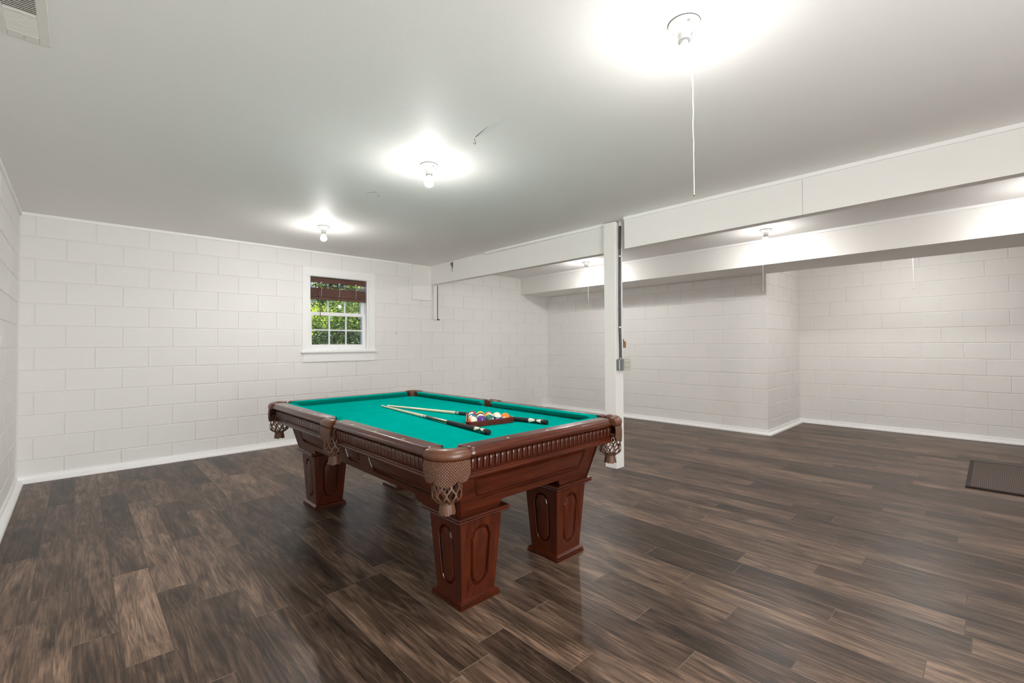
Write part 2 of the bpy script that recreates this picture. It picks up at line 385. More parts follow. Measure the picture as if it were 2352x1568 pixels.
# walls of painted block
JG, JD = 0.008, 0.006
bcache = {}
rb = random.Random(5)
def block(parent, w, h, M):
    key = (round(w, 3), round(h, 3))
    if key not in bcache:
        mb = MB(); a, c = key[0]/2-JG/2, 0.003; b = key[1]/2-JG/2
        mb.loft([[(-a, JD+0.004, -b), (a, JD+0.004, -b), (a, JD+0.004, b), (-a, JD+0.004, b)],
                 [(-a, c, -b), (a, c, -b), (a, c, b), (-a, c, b)],
                 [(-a+c, 0, -b+c), (a-c, 0, -b+c), (a-c, 0, b-c), (-a+c, 0, b-c)]], caps=(False, True))
        bcache[key] = mb.mesh('block', M_block)
    o = obj('block', bcache[key], parent); o.matrix_local = M; return o
def lay(parent, frame, u0, u1, j0, jodd, openings=(), ztop=H, u_stuff=None):
    """frame(u, z, d) -> matrix; j0/jodd: head joint offsets for even / odd courses"""
    zs = [ztop]+[z for z in ZL if z < ztop-0.02]+[0.0]
    for c in range(len(zs)-1):
        zt, zb = zs[c], zs[c+1]
        idx = c+(12-(len(zs)-1))
        off = j0 if idx % 2 == 0 else jodd
        k = math.floor((u0-off)/(2*BL))
        us = [u0]
        while True:
            k += 1; u = off+k*2*BL
            if u >= u1-0.012: break
            if u > u0+0.012: us.append(u)
        us.append(u1)
        for a, b in zip(us[:-1], us[1:]):
            segs = [(a, b)]
            for (oa, ob, za, zb2) in openings:
                if zt > za+0.02 and zb < zb2-0.02:
                    ns = []
                    for s0, s1 in segs:
                        if s1 <= oa or s0 >= ob: ns.append((s0, s1)); continue
                        if s0 < oa-0.01: ns.append((s0, oa))
                        if s1 > ob+0.01: ns.append((ob, s1))
                    segs = ns
            for s0, s1 in segs:
                block(parent, s1-s0, zt-zb, frame((s0+s1)/2, (zt+zb)/2, rb.uniform(-0.0008, 0.0008)))
def T(x, y, z, rz): return Matrix.Translation((x, y, z)) @ Matrix.Rotation(rz, 4, 'Z')

wb = MB()
for (a, b, c, d) in ((-0.2, BX0, 0, H), (BX1, XR1+0.2, 0, H), (BX0, BX1, 0, BZ0), (BX0, BX1, BZ1, H)):
    wb.box(a, b, JD, 0.2, c, d)
wall_back = struct(wb.build('wall_back', M_mortar), 'white painted block wall with the small window', 'wall')
lay(wall_back, lambda u, z, d: T(u, d, z, 0), 0.0, XR1, 0.0999, 0.0999+BL, [(BX0, BX1, BZ0, BZ1)])
wl = MB(); wl.box(-0.2, -JD, YF, JD+0.001, 0, H)
wall_left = struct(wl.build('wall_left', M_mortar), 'white painted block wall meeting the back wall at the corner', 'wall')
lay(wall_left, lambda u, z, d: T(d, u, z, pi/2), -4.2, 0.0, -0.2, -0.4)
wl2 = MB(); wl2.box(-0.02, 0.0, YF, -4.2, 0, H); wl2.build('wall_facing', M_plain, wall_left)
wr = MB(); wr.box(XR1+JD, XR1+0.2, YJ+JD+0.004, JD+0.001, 0, H)
wall_right = struct(wr.build('wall_right', M_mortar), 'white painted block wall behind the post, under the soffit', 'wall')
lay(wall_right, lambda u, z, d: T(XR1+d, -u, z, -pi/2), 0.0, -YJ, 2.9439+BL, 2.9439, ztop=2.145)
wj = MB(); wj.box(XR1+JD+0.003, XR2+0.2, YJ+JD, YJ+0.2, 0, H)
wall_ret = struct(wj.build('wall_alcove_side', M_mortar), 'short white block wall turning back into the alcove', 'wall')
wfill = MB(); wfill.box(XR1+0.0012, XR1+0.05, YJ+0.0012, YJ+0.05, 0, H); wfill.build('corner_mortar', M_mortar, wall_ret)
for par, x0, x1, y0, y1 in ((wall_ret, XR2-0.0042, XR2+0.012, YJ-0.0042, YJ+0.012), (wall_back, XR1-0.0042, XR1+0.012, -0.0042, 0.012), (wall_back, -0.012, 0.0042, -0.0042, 0.012)):
    wfill = MB(); wfill.box(x0, x1, y0, y1, 0, H-0.001); wfill.build('corner_mortar', M_plain, par)
lay(wall_ret, lambda u, z, d: T(u, YJ+d, z, 0), XR1, XR2, XR1+0.30, XR1+0.30-BL)
wa = MB(); wa.box(XR2+JD, XR2+0.2, YF, YJ+JD+0.001, 0, H)
wall_alc = struct(wa.build('wall_alcove_back', M_mortar), 'white painted block wall at the back of the alcove', 'wall')
lay(wall_alc, lambda u, z, d: T(XR2+d, -u, z, -pi/2), -YJ, 7.2, 4.1528, 4.1528+BL)
wa2 = MB(); wa2.box(XR2, XR2+0.02, YF, -7.2, 0, H); wa2.build('wall_facing', M_plain, wall_alc)
wf = MB()
for (a, b, c, d) in ((-0.2, 0.08, 0, H), (2.52, XR2+0.2, 0, H), (0.08, 2.52, 2.12, H)): wf.box(a, b, YF-0.2, YF, c, d)
wall_front = struct(wf.build('wall_front', M_plain), 'plain white wall behind the camera', 'wall')

# unseen glazed sliding door, made up to account for the fill light
door = struct(obj('added_door_1', None), 'made-up white framed sliding door behind the camera, added to go with the fill light', 'door')
mb = MB()
for b in ((0.08, 0.12, 0, 2.12), (2.48, 2.52, 0, 2.12), (0.12, 2.48, 2.08, 2.12), (0.12, 2.48, 0.0, 0.03)): mb.box(b[0], b[1], YF-0.15, YF-0.02, b[2], b[3], 0.003)
mb.build('door_frame', M_winwhite, door)
for x0, x1, y in ((0.12, 1.33, YF-0.12), (1.27, 2.48, YF-0.07)):
    mb = MB()
    for b in ((x0, x0+0.06, 0.03, 2.08), (x1-0.06, x1, 0.03, 2.08), (x0+0.06, x1-0.06, 0.03, 0.11), (x0+0.06, x1-0.06, 2.0, 2.08)): mb.box(b[0], b[1], y-0.02, y+0.02, b[2], b[3], 0.003)
    pn = mb.build('door_panel', M_winwhite, door)
    mb = MB(); mb.box(x0+0.06, x1-0.06, y-0.003, y+0.003, 0.11, 2.0); mb.build('pane', M_glass, pn)
# baseboards: low flange with a quarter-round shoe
BP = [(0.0, 0.0), (0.050, 0.0), (0.049, 0.010), (0.044, 0.020), (0.034, 0.027), (0.020, 0.030), (0.013, 0.031), (0.013, 0.058), (0.010, 0.063), (0.0, 0.064)]
def run(name, pts, prof, M, label, cat, z0=0.0, smooth=None):
    """sweep prof (offset to the right-hand normal side, height) along plan polyline pts with mitres"""
    P = [Vector((p[0], p[1])) for p in pts]; rings = []
    for i in range(len(P)):
        def nrm(a, b): t = (b-a).normalized(); return Vector((t.y, -t.x))
        if i == 0: n = nrm(P[0], P[1]); k = 1
        elif i == len(P)-1: n = nrm(P[-2], P[-1]); k = 1
        else:
            n1, n2 = nrm(P[i-1], P[i]), nrm(P[i], P[i+1]); n = (n1+n2).normalized(); k = 1/max(0.2, n.dot(n1))
        rings.append([(P[i].x+n.x*o*k, P[i].y+n.y*o*k, z0+z) for o, z in prof])
    mb = MB(); mb.loft(rings); return struct(mb.build(name, M, None, smooth), label, cat)
run('baseboard_left', [(0, YF), (0, -0.0)], BP, M_trim, 'white baseboard along the left block wall', 'baseboard', smooth=35)
run('baseboard_back', [(0, 0), (XR1, 0)], BP, M_trim, 'white baseboard along the wall with the window', 'baseboard', smooth=35)
run('baseboard_right', [(XR1, 0), (XR1, YJ), (XR2, YJ), (XR2, YF)], BP, M_trim, 'white baseboard running round the alcove corner', 'baseboard', smooth=35)
# ceiling trims
TP = [(0.0, 0.0), (0.014, 0.0), (0.016, 0.003), (0.016, 0.028), (0.0, 0.028)]
run('trim_1', [(0, YF), (0, 0)], TP, M_trim, 'thin white strip between left wall and ceiling', 'trim', z0=H-0.028)
run('trim_2', [(0.0, 0), (4.0, 0)], TP, M_trim, 'thin white strip between window wall and ceiling', 'trim', z0=H-0.028)

# ------------------------------------------------------------------ beams, soffit, post
bt = MB()
bt.hexa([(4.33, 0, 2.152), (4.42, 0, 2.152), (4.325, -3.36, 2.142), (4.235, -3.36, 2.142), (4.33, 0, H), (4.42, 0, H), (4.325, -3.36, H), (4.235, -3.36, H)])
beam1 = struct(bt.build('beam', M_beam), 'white ceiling beam between window wall and post', 'beam')
bt = MB(); bt.hexa([(4.249-0.016, -1.42, H-0.03), (4.262+0.02, -1.42, H-0.03), (4.24, -3.33, H-0.03), (4.222, -3.33, H-0.03), (4.249+0.008, -1.42, H), (4.29, -1.42, H), (4.24, -3.33, H), (4.217, -3.33, H)])
bt.build('trim_strip', M_trim, beam1)
beam2 = struct(obj('beam', None), 'white ceiling beam running from the post towards the camera', 'beam')
for ya, yb in ((-3.60, -5.099), (-5.101, YF)):
    def zb(y): return 2.136+(-3.6-y)*0.0102
    bt = MB(); bt.hexa([(4.178, ya, zb(ya)), (4.265, ya, zb(ya)), (4.265, yb, zb(yb)), (4.178, yb, zb(yb)), (4.178, ya, H), (4.265, ya, H), (4.265, yb, H), (4.178, yb, H)])
    bt.build('board', M_beam, beam2)
bt = MB(); bt.box(4.163, 4.179, YF, -3.60, H-0.028, H, 0.002); bt.build('trim_strip', M_trim, beam2)
sf = MB()
def sx(y): return 6.30+y*0.0235
sf.hexa([(sx(0), 0, 2.142), (XR1, 0, 2.15), (XR1, YF, 2.15), (sx(YF), YF, 2.142), (sx(0), 0, H), (XR1, 0, H), (XR1, YF, H), (sx(YF), YF, H)])
soffit = struct(sf.build('soffit_beam', M_beam), 'wide boxed white soffit along the right-hand block wall', 'soffit')
sf = MB(); sf.hexa([(sx(0)-0.014, 0, H-0.026), (sx(0), 0, H-0.026), (sx(YF), YF, H-0.026), (sx(YF)-0.014, YF, H-0.026), (sx(0)-0.014, 0, H), (sx(0), 0, H), (sx(YF), YF, H), (sx(YF)-0.014, YF, H)])
sf.build('trim_strip', M_trim, soffit)
PX0, PX1, PY0, PY1 = 4.197, 4.325, -3.478, -3.345
pm = MB(); pm.box(PX0, PX1, PY0, PY1, 0, H-0.012, 0.003)
post = struct(pm.build('post', M_beam), 'square white wooden post carrying the ceiling beam behind the pool table', 'post')

# conduit on the post
cd = thing('conduit', 'dark grey electrical conduit with steel straps running down the white post', 'conduit', (4.262, -3.491, 1.07))
cm = MB(); cm.tube([(0, 0, 0), (0, 0, 0.10), (-0.008, 0, 0.3), (-0.006, 0, 0.6), (0, 0, 0.95), (0.012, 0, 1.368)], 0.0125, 12); cm.build('pipe', M_conduit, cd, 40)
cm = MB(); cm.lathe([(0.0135, 0), (0.0135, 0.045)], 12, (0.011, 0, 1.322)); cm.build('painted_end', M_trim, cd, 40)
for z, dx in ((1.02, 0.001), (0.315, -0.008)):
    cm = MB(); cm.lathe([(0.0145, -0.009), (0.0165, -0.006), (0.0165, 0.006), (0.0145, 0.009)], 12, (dx, 0, z)); cm.box(dx+0.012, dx+0.032, 0.004, 0.0125, z-0.008, z+0.008, 0.001)
    cm.lathe([(0.004, -0.0015), (0.004, 0.0015)], 8, (dx+0.024, 0.004, z)); cm.build('strap', M_chrome, cd, 40)
ob = thing('junction_box', 'grey metal utility box at the foot of the conduit on the post', 'box', (4.2405, -3.4785, 1.018))
cm = MB(); cm.box(-0.038, 0.034, -0.036, -0.0005, -0.055, 0.053, 0.004); cm.build('body', M_galv, ob, 30)
cm = MB(); cm.box(-0.036, 0.032, -0.0385, -0.036, -0.053, 0.051, 0.001)
cm.lathe([(0.006, 0), (0.006, 0.003)], 10, (0, -0.0385, 0.0)); cm.build('cover', M_galv, ob, 30)
cm = MB(); cm.lathe([(0.016, 0.053), (0.018, 0.056), (0.018, 0.064), (0.015, 0.070)], 14, (0.022, -0.0125, 0)); cm.build('connector', M_galv, ob, 30)
oo = thing('outlet_box', 'square metal outlet box with two ivory double sockets beside the conduit box', 'outlet', (4.345, -3.4785, 1.015))
cm = MB(); cm.box(-0.064, 0.058, -0.032, -0.0005, -0.056, 0.056, 0.004); cm.build('body', M_galv, oo, 30)
cm = MB(); cm.box(-0.056, 0.057, -0.036, -0.032, -0.054, 0.054, 0.002); cm.build('cover_plate', M_plate, oo, 30)
for sx_ in (-0.026, 0.027):
    for sz in (-0.021, 0.023):
        cm = MB()
        R = [[(sx_+r*cos(a)*0.95, y, sz+max(-0.8, min(0.8, sin(a)))*r) for a in [2*pi*i/20 for i in range(20)]] for r, y in ((0.0185, -0.036), (0.0185, -0.0385), (0.016, -0.040))]
        cm.loft(R)
        cm.build('socket', M_plate, oo, 40)
        cm = MB()
        for q in (-0.006, 0.006): cm.box(sx_+q-0.0012, sx_+q+0.0012, -0.0404, -0.0398, sz-0.003, sz+0.006)
        cm.box(sx_-0.0025, sx_+0.0025, -0.0404, -0.0398, sz-0.011, sz-0.006)
        cm.build('socket_slots', M_black, oo)
sc = MB(); sc.loft([[(4.3255, y, 1.285), (4.3255, y, 1.182), (4.402, y, 1.182), (4.402, y, 1.240), (4.378, y, 1.248), (4.352, y, 1.275)] for y in (-3.462, -3.450)])
tag(sc.build('wood_scrap', M_scrap), 'small torn brown scrap sticking out from the side of the post', 'scrap')

# cover panel, pipe chase and clip at the window-wall end of the beam
cp = MB(); cp.box(4.012, 4.345, -0.026, -0.0005, 1.906, H-0.001, 0.002)
tag(cp.build('access_panel', M_beam), 'square white board cover on the window wall under the beam end', 'panel')
ch = thing('pipe_chase', 'white wooden channel with a thin black pipe below the beam end', 'channel', (4.43, 0, 1.615))
cm = MB(); cm.box(-0.052, 0.008, -0.038, -0.0005, 0, 0.535, 0.002); cm.build('channel', M_beam, ch)
cm = MB(); cm.tube([(0.024, -0.015, 0.534), (0.024, -0.015, 0.02), (0.026, -0.018, 0.006), (0.036, -0.026, 0.001), (0.052, -0.03, 0.002)], 0.011, 10); cm.build('pipe', M_black, ch, 40)
hk = thing('hook_latch', 'small black iron hook screwed high on the beam near the window wall', 'hook', (4.3135, -0.614, 2.37))
cm = MB(); cm.box(-0.004, -0.0005, -0.011, 0.011, -0.035, 0.055, 0.001); cm.build('plate', M_black, hk)
cm = MB(); cm.tube([(-0.004, 0, 0.04), (-0.02, 0.002, 0.038), (-0.026, 0.012, 0.030), (-0.02, 0.02, 0.02), (-0.01, 0.012, 0.012), (-0.008, 0.0, -0.01)], 0.004, 8); cm.build('hook', M_black, hk, 40)
cm = MB(); cm.tube([(-0.009, 0.0, -0.01), (-0.010, -0.003, -0.05), (-0.009, -0.003, -0.085)], [0.005, 0.004, 0.006], 8); cm.build('key_shank', M_chrome, hk, 40)

# hooks and cracks in the ceiling, nail in wall
for (x, y, lab, ang, ln) in ((2.063, -3.948, 'small metal cup hook in the ceiling nearer the front bulb', 1.76, 0.16), (2.098, -2.679, 'small metal cup hook in the ceiling between the second and third bulbs', -1.35, 0.11)):
    t = thing('ceiling_hook', lab, 'hook', (x, y, H))
    cm = MB(); cm.lathe([(0.007, -0.003), (0.007, -0.0002)], 12); cm.build('flange', M_trim, t)
    cm = MB(); cm.tube([(0, 0, -0.002), (0, 0, -0.014), (0.008, 0, -0.022), (0.010, 0, -0.032), (0.0, 0, -0.038), (-0.010, 0, -0.032)], 0.0024, 8); cm.build('hook', M_brass, t, 40)
    dx, dy = cos(ang), sin(ang)
    if ln > 0.12: dx, dy = -0.2, -0.98
    else: dx, dy = -0.5, 0.87
    cm = MB(); pts = [(x+dx*ln*q, y+dy*ln*q) for q in (0.06, 0.35, 0.7, 1.0)]; ww = (0.0022, 0.0026, 0.0018, 0.0006)
    cm.loft([[(px-dy*w, py+dx*w, H-0.0004), (px+dy*w, py-dx*w, H-0.0004), (px+dy*w, py-dx*w, H+0.0004), (px-dy*w, py+dx*w, H+0.0004)] for (px, py), w in zip(pts, ww)])
    cm.build('crack', M_crack, ceiling)
nl = MB(); nl.tube([(3.745, 0.0, 1.386), (3.741, -0.02, 1.392), (3.747, -0.03, 1.398)], [0.003, 0.003, 0.005], 8)
tag(nl.build('nail', M_black, None, 40), 'black nail in the block wall right of the window', 'nail')
nl = MB(); nl.lathe([(0.0045, -0.004), (0.009, 0.0), (0.009, 0.004)], 12); 
o = nl.build('wall_plug', M_trim, None, 40); o.location = (3.757, -0.003, 1.692); o.rotation_euler = (-pi/2, 0, 0)
tag(o, 'small white painted-over plug in the wall above the nail', 'plug')

# ceiling vent
vt = thing('ceiling_vent', 'white louvred air register on the ceiling in the near left corner', 'vent', (0.2215, -3.415, H))
VX0, VX1 = -0.0435, 0.0435
rows = [-0.048-0.0127*i for i in range(12)]+[-0.214-0.0127*i for i in range(20)]
cm = MB()
cm.box(-0.075, VX0, -0.54, 0, -0.006, -0.0002, 0.002); cm.box(VX1, 0.075, -0.54, 0, -0.006, -0.0002, 0.002)
cm.box(VX0, VX1, -0.047, 0, -0.006, -0.0002, 0.002); cm.box(VX0, VX1, -0.212, -0.192, -0.006, -0.0002, 0.002); cm.box(VX0, VX1, -0.54, -0.475, -0.006, -0.0002, 0.002)
cm.build('frame', M_vent, vt, 30)
cm = MB(); cm.box(VX0, VX1, -0.5, -0.04, -0.0012, -0.0002); cm.build('backing', M_ventdark, vt)
cm = MB(); cm.lathe([(0.003, -0.0075), (0.0055, -0.006), (0.0055, -0.005)], 10, (0.002, -0.02, 0)); cm.build('screw', M_chrome, vt)
la = MB(); la.hexa([(VX0, -0.0075, -0.0062), (VX1, -0.0075, -0.0062), (VX1, 0.004, -0.003), (VX0, 0.004, -0.003), (VX0, -0.0075, -0.0052), (VX1, -0.0075, -0.0052), (VX1, 0.004, -0.002), (VX0, 0.004, -0.002)])
la2 = MB(); la2.hexa([(VX0, -0.0028, -0.003), (VX1, -0.0028, -0.003), (VX1, 0.0018, -0.0062), (VX0, 0.0018, -0.0062), (VX0, -0.0035, -0.003), (VX1, -0.0035, -0.003), (VX1, 0.0008, -0.0062), (VX0, 0.0008, -0.0062)])
m1, m2 = la.mesh('slat', M_vent), la2.mesh('slat', M_vent)
for i, y in enumerate(rows): obj('slat', m2 if i < 12 else m1, vt, (0, y-0.004, 0))

# ------------------------------------------------------------------ window
win = struct(obj('window_1', None), 'small white double-hung window with a brown blind', 'window')
def wpart(name, M, *boxes, ch=0.0015, parent=None):
    mb = MB()
    for b in boxes: mb.box(*b, ch)
    return mb.build(name, M, parent or win)
wpart('casing', M_trim, (2.432, 2.52, -0.020, 0.0055, 1.150, 2.118), (3.322, 3.41, -0.020, 0.0055, 1.150, 2.118), (2.4312, 3.4108, -0.0215, 0.006, 2.1182, 2.2275), ch=0.002)
wpart('stool', M_trim, (2.418, 3.432, -0.052, 0.02, 1.128, 1.152), ch=0.004)
wpart('apron', M_trim, (2.44, 3.412, -0.018, 0.006, 1.012, 1.128), ch=0.002)
wpart('jamb', M_winwhite, (2.5195, 2.535, 0.0, 0.2, 1.1525, 2.1125), (3.298, 3.3225, 0.0, 0.2, 1.1525, 2.1125), (2.519, 3.323, 0.0007, 0.2, 2.113, 2.14), (2.5205, 3.3215, 0.021, 0.24, 1.1285, 1.166), (3.285, 3.30, 0.095, 0.115, 1.165, 2.112), ch=0.001)
wpart('head_filler', M_trim, (2.52, 3.31, 0.006, 0.2, 2.14, 2.2255), (2.52, 3.31, 0.006, 0.2, 1.007, 1.128), ch=0)
def sash(name, x0, x1, z0, z1, y, bot, top, side, rows_):
    mb = MB(); d = 0.032
    mb.box(x0, x0+side, y, y+d, z0, z1, 0.002); mb.box(x1-side, x1, y, y+d, z0, z1, 0.002)
    mb.box(x0+side, x1-side, y, y+d, z0, z0+bot, 0.002); mb.box(x0+side, x1-side, y, y+d, z1-top, z1, 0.002)
    s = mb.build(name, M_winwhite, win)
    gx0, gx1, gz0, gz1 = x0+side, x1-side, z0+bot, z1-top
    m = 0.018
    for i in (1, 2):
        xx = gx0+(gx1-gx0)*i/3; mb = MB(); mb.box(xx-m/2, xx+m/2, y+0.004, y+d-0.004, gz0, gz1, 0.003); mb.build('muntin', M_winwhite, s)
    for j in range(1, rows_):
        zz = gz0+(gz1-gz0)*j/rows_; mb = MB(); mb.box(gx0, gx1, y+0.005, y+d-0.005, zz-m/2, zz+m/2, 0.003); mb.build('muntin', M_winwhite, s)
    for i in range(3):
        for j in range(rows_):
            mb = MB(); mb.box(gx0+(gx1-gx0)*i/3, gx0+(gx1-gx0)*(i+1)/3, y+d/2-0.0015, y+d/2+0.0015, gz0+(gz1-gz0)*j/rows_, gz0+(gz1-gz0)*(j+1)/rows_)
            mb.build('pane', M_glass, s)
    return s
ls = sash('lower_sash', 2.535, 3.298, 1.165, 1.655, 0.060, 0.070, 0.040, 0.040, 2)
sash('upper_sash', 2.535, 3.298, 1.63, 2.112, 0.105, 0.035, 0.045, 0.040, 2)
wpart('sash_lock', M_trim, (2.555, 2.575, 0.054, 0.06, 1.175, 1.19), (3.262, 3.278, 0.054, 0.06, 1.175, 1.19))
# blind
bd = thing('window_blind', 'dark brown wooden slat blind pulled up at the top of the window', 'blind', (2.917, 0.03, 2.105))
cm = MB(); cm.box(-0.375, 0.372, -0.012, 0.0, -0.066, 0.0, 0.003); cm.build('valance', M_blind, bd)
cm = MB(); cm.box(-0.37, 0.37, 0.0, 0.045, -0.045, 0.0, 0.002); cm.build('headrail', M_blind, bd)
sm = MB(); sm.hexa([(-0.372, -0.010, 0), (0.372, -0.010, 0), (0.372, 0.040, 0.0), (-0.372, 0.040, 0.0), (-0.372, -0.010, 0.0034), (0.372, -0.010, 0.0034), (0.372, 0.040, 0.0034), (-0.372, 0.040, 0.0034)])
sl = sm.mesh('slat', M_blind)
for z in (-0.104, -0.118): obj('slat', sl, bd, (0, 0, z), (0.03, 0, 0))
zz = -0.136
for i in range(30):
    obj('slat', sl, bd, (rb.uniform(-0.003, 0.003), rb.uniform(-0.002, 0.002) + (0.004 if i < 14 else 0), zz-i*0.0038), (rb.uniform(-0.01, 0.01), 0, 0))
cm = MB(); cm.box(-0.372, 0.376, -0.014, 0.040, -0.284, -0.254, 0.004); cm.build('bottom_rail', M_blind, bd)
for x in (-0.24, 0.0, 0.23):
    cm = MB()
    cm.tube([(x, -0.0135, -0.066), (x+0.004, -0.0135, -0.16), (x-0.002, -0.0145, -0.255)], 0.0013, 6); cm.tube([(x+0.012, 0.042, -0.045), (x+0.012, 0.042, -0.255)], 0.0013, 6); cm.build('ladder_cord', M_string, bd)
    cm = MB(); cm.lathe([(0.006, -0.006), (0.009, -0.002), (0.009, 0.003), (0.005, 0.007)], 10, (x, -0.013, -0.06)); cm.build('cord_bead', M_string, bd, 40)
cm = MB(); cm.tube([(-0.272, -0.016, -0.07), (-0.265, -0.020, -0.3), (-0.252, -0.020, -0.5)], 0.0042, 8); cm.build('tilt_wand', M_blind, bd, 40)

# ------------------------------------------------------------------ outside
og = MB(); og.box(-6, 26, 0.22, 26, 0.2, 0.45)
gnd = struct(og.build('ground', M_soil), 'dark mulch ground outside the window', 'ground')
rl = random.Random(3)
def shrub(name, label, cat, c, rad, n, M, leaf, trunk_h, seed, group=None):
    r_ = random.Random(seed)
    t = thing(name, label, cat, (c[0], c[1], 0.45), 0, group)
    cz = c[2]-0.45
    mb = MB()
    base = [(0, 0, -0.02), (0.04, 0.02, cz*0.4), (0, 0, cz)]
    mb.tube(base, [0.06, 0.05, 0.02], 8)
    for i in range(16):
        a = r_.uniform(0, 2*pi); e = r_.uniform(-0.5, 1.2); z0 = cz*r_.uniform(0.15, 0.9)
        p = Vector((cos(a)*cos(e)*rad[0], sin(a)*cos(e)*rad[1], max(0.05, cz+sin(e)*rad[2]*0.9)))
        q = Vector((0, 0, z0)); mb.tube([q, q.lerp(p, 0.5)+Vector((0, 0, 0.06)), p*0.9], [0.018, 0.011, 0.005], 5)
    mb.build('branch', M_bark, t)
    mb = MB()
    for i in range(n):
        a = r_.uniform(0, 2*pi); sz = r_.uniform(-1, 1); k = r_.uniform(0.45, 1.0)**0.5
        bump_ = 1+0.22*sin(5*a+2.3*sz+seed)+0.14*sin(11*a-7*sz)
        s = sqrt(1-sz*sz)
        p = Vector((cos(a)*s*rad[0]*k*bump_, sin(a)*s*rad[1]*k*bump_, cz+sz*rad[2]*k*bump_))
        if p.z < 0.03: p.z = 0.03+r_.random()*0.1
        d = Vector((r_.uniform(-1, 1), r_.uniform(-1, 1), r_.uniform(-0.7, 0.5))).normalized(); w = d.cross(Vector((r_.uniform(-1, 1), r_.uniform(-1, 1), r_.uniform(-1, 1)))).normalized()
        l = leaf*r_.uniform(0.6, 1.3); nn = d.cross(w)*l*0.12
        mb.add([p, p+d*l*0.5+w*l*0.24+nn, p+d*l, p+d*l*0.5-w*l*0.24+nn, p+d*l*0.5], [(0, 1, 4), (1, 2, 4), (4, 2, 3), (0, 4, 3)])
    o = mb.build('foliage', M, t, recalc=False); o['kind'] = 'stuff'
    return t
shrub('shrub', 'dense dark green shrub low outside the window', 'shrub', (3.95, 2.5, 1.05), (0.62, 0.45, 0.58), 7500, M_leafd, 0.05, 0.4, 1)
shrub('shrub', 'mid green shrub filling the right of the window view', 'shrub', (4.92, 3.85, 1.55), (0.72, 0.5, 0.85), 9000, M_leafm, 0.055, 0.4, 2)
shrub('shrub', 'broad leafy shrub behind the dark one outside', 'shrub', (4.95, 5.45, 1.42), (0.95, 0.55, 0.78), 8000, M_leafm, 0.06, 0.4, 4)
shrub('tree', 'sunlit yellow-green tree at the upper left of the window view', 'tree', (5.65, 8.6, 1.6), (1.15, 0.9, 0.8), 9000, M_leafy, 0.085, 1.0, 3)
shrub('tree', 'tall dark tree behind the shrubs outside', 'tree', (7.45, 11.2, 2.5), (1.05, 0.9, 1.7), 9000, M_leafd, 0.10, 1.0, 5)
shrub('tree', 'yellow-green tree seen beneath the blind at the right', 'tree', (9.1, 14.3, 3.7), (1.6, 1.2, 1.7), 8000, M_leafy, 0.12, 1.0, 6)

# ------------------------------------------------------------------ ceiling bulbs
def lampholder():
    t = obj('bulb_fixture', None)
    mb = MB(); mb.lathe([(0.0592, 0.0), (0.0598, -0.0008), (0.0592, -0.0022)], 40); mb.build('edge_shadow_ring', M_gapshade, t, 40)  # dark ring painting the shadow line round the base edge
    mb = MB(); mb.lathe([(0.0225, -0.0665), (0.0228, -0.069), (0.019, -0.0695)], 32); mb.build('socket_shadow_ring', M_gapshade, t, 40)
    mb = MB(); mb.lathe([(0.056, -0.0015), (0.0585, -0.0025), (0.0585, -0.007), (0.055, -0.011), (0.044, -0.018), (0.033, -0.028), (0.026, -0.038), (0.0225, -0.044)], 40); mb.build('porcelain_base', M_porc, t, 40)
    mb = MB(); mb.lathe([(0.0225, -0.044), (0.0225, -0.050), (0.0215, -0.051), (0.0215, -0.059), (0.0235, -0.061), (0.0235, -0.066), (0.017, -0.067)], 32); mb.build('socket_ring', M_porc, t, 40)
    for a in (0.5, 0.5+pi):
        mb = MB(); mb.lathe([(0.003, -0.016), (0.0055, -0.0145), (0.0055, -0.010)], 10, (cos(a)*0.044, sin(a)*0.044, -0.004)); mb.build('screw', M_brass, t, 40)
    mb = MB(); mb.lathe([(0.0155, -0.066), (0.0155, -0.074), (0.0170, -0.079), (0.0180, -0.086)], 28); mb.build('bulb_collar', M_porc, t, 40)
    mb = MB(); mb.lathe([(0.0180, -0.086), (0.0198, -0.091), (0.0238, -0.099), (0.0275, -0.1075), (0.0300, -0.1155), (0.0305, -0.121), (0.0288, -0.1305)], 28, mi=1, caps=(True, False))
    mb.lathe([(0.0288, -0.1305), (0.023, -0.140), (0.0145, -0.1465), (0.004, -0.149)], 28, caps=(False, True)); mb.build('bulb', [M_bulb, M_bulb2], t, 60)
    return t
base_fx = lampholder()
def chain(parent, ang, zend, bead=True, kink=0):
    x, y = cos(ang)*0.030, sin(ang)*0.030
    mb = MB(); mb.lathe([(0.004, -0.032), (0.005, -0.027), (0.005, -0.020)], 8, (x, y, 0)); mb.build('chain_mount', M_brass, parent)
    L_ = min(0.055, -zend-0.04)
    mb = MB()
    k = int(L_/0.0042)
    for i in range(k): mb.lathe([(0.0002, -0.0017), (0.0015, -0.0009), (0.0018, 0), (0.0015, 0.0009), (0.0002, 0.0017)], 6, (x*(1+0.1*i/k), y*(1+0.1*i/k), -0.036-i*0.0042))
    mb.build('bead_chain', M_brass, parent)
    z1 = -0.036-L_; x, y = x*1.1, y*1.1
    if zend < z1-0.03:
        mb = MB(); pts = []; q = random.Random(kink)
        for i in range(15):
            s = i/14; pts.append((x+q.uniform(-0.0012, 0.0012), y+q.uniform(-0.0012, 0.0012), z1+(zend-z1)*s))
        mb.tube(pts, 0.0016, 6); mb.build('pull_string', M_string, parent)
        if bead:
            mb = MB(); mb.lathe([(0.001, -0.004), (0.004, -0.002), (0.0045, 0.001), (0.002, 0.005)], 8, (x, y, zend)); mb.build('string_knot', M_brass, parent)
RA = atan2(_r.y, _r.x)      # direction that runs across the picture to the right
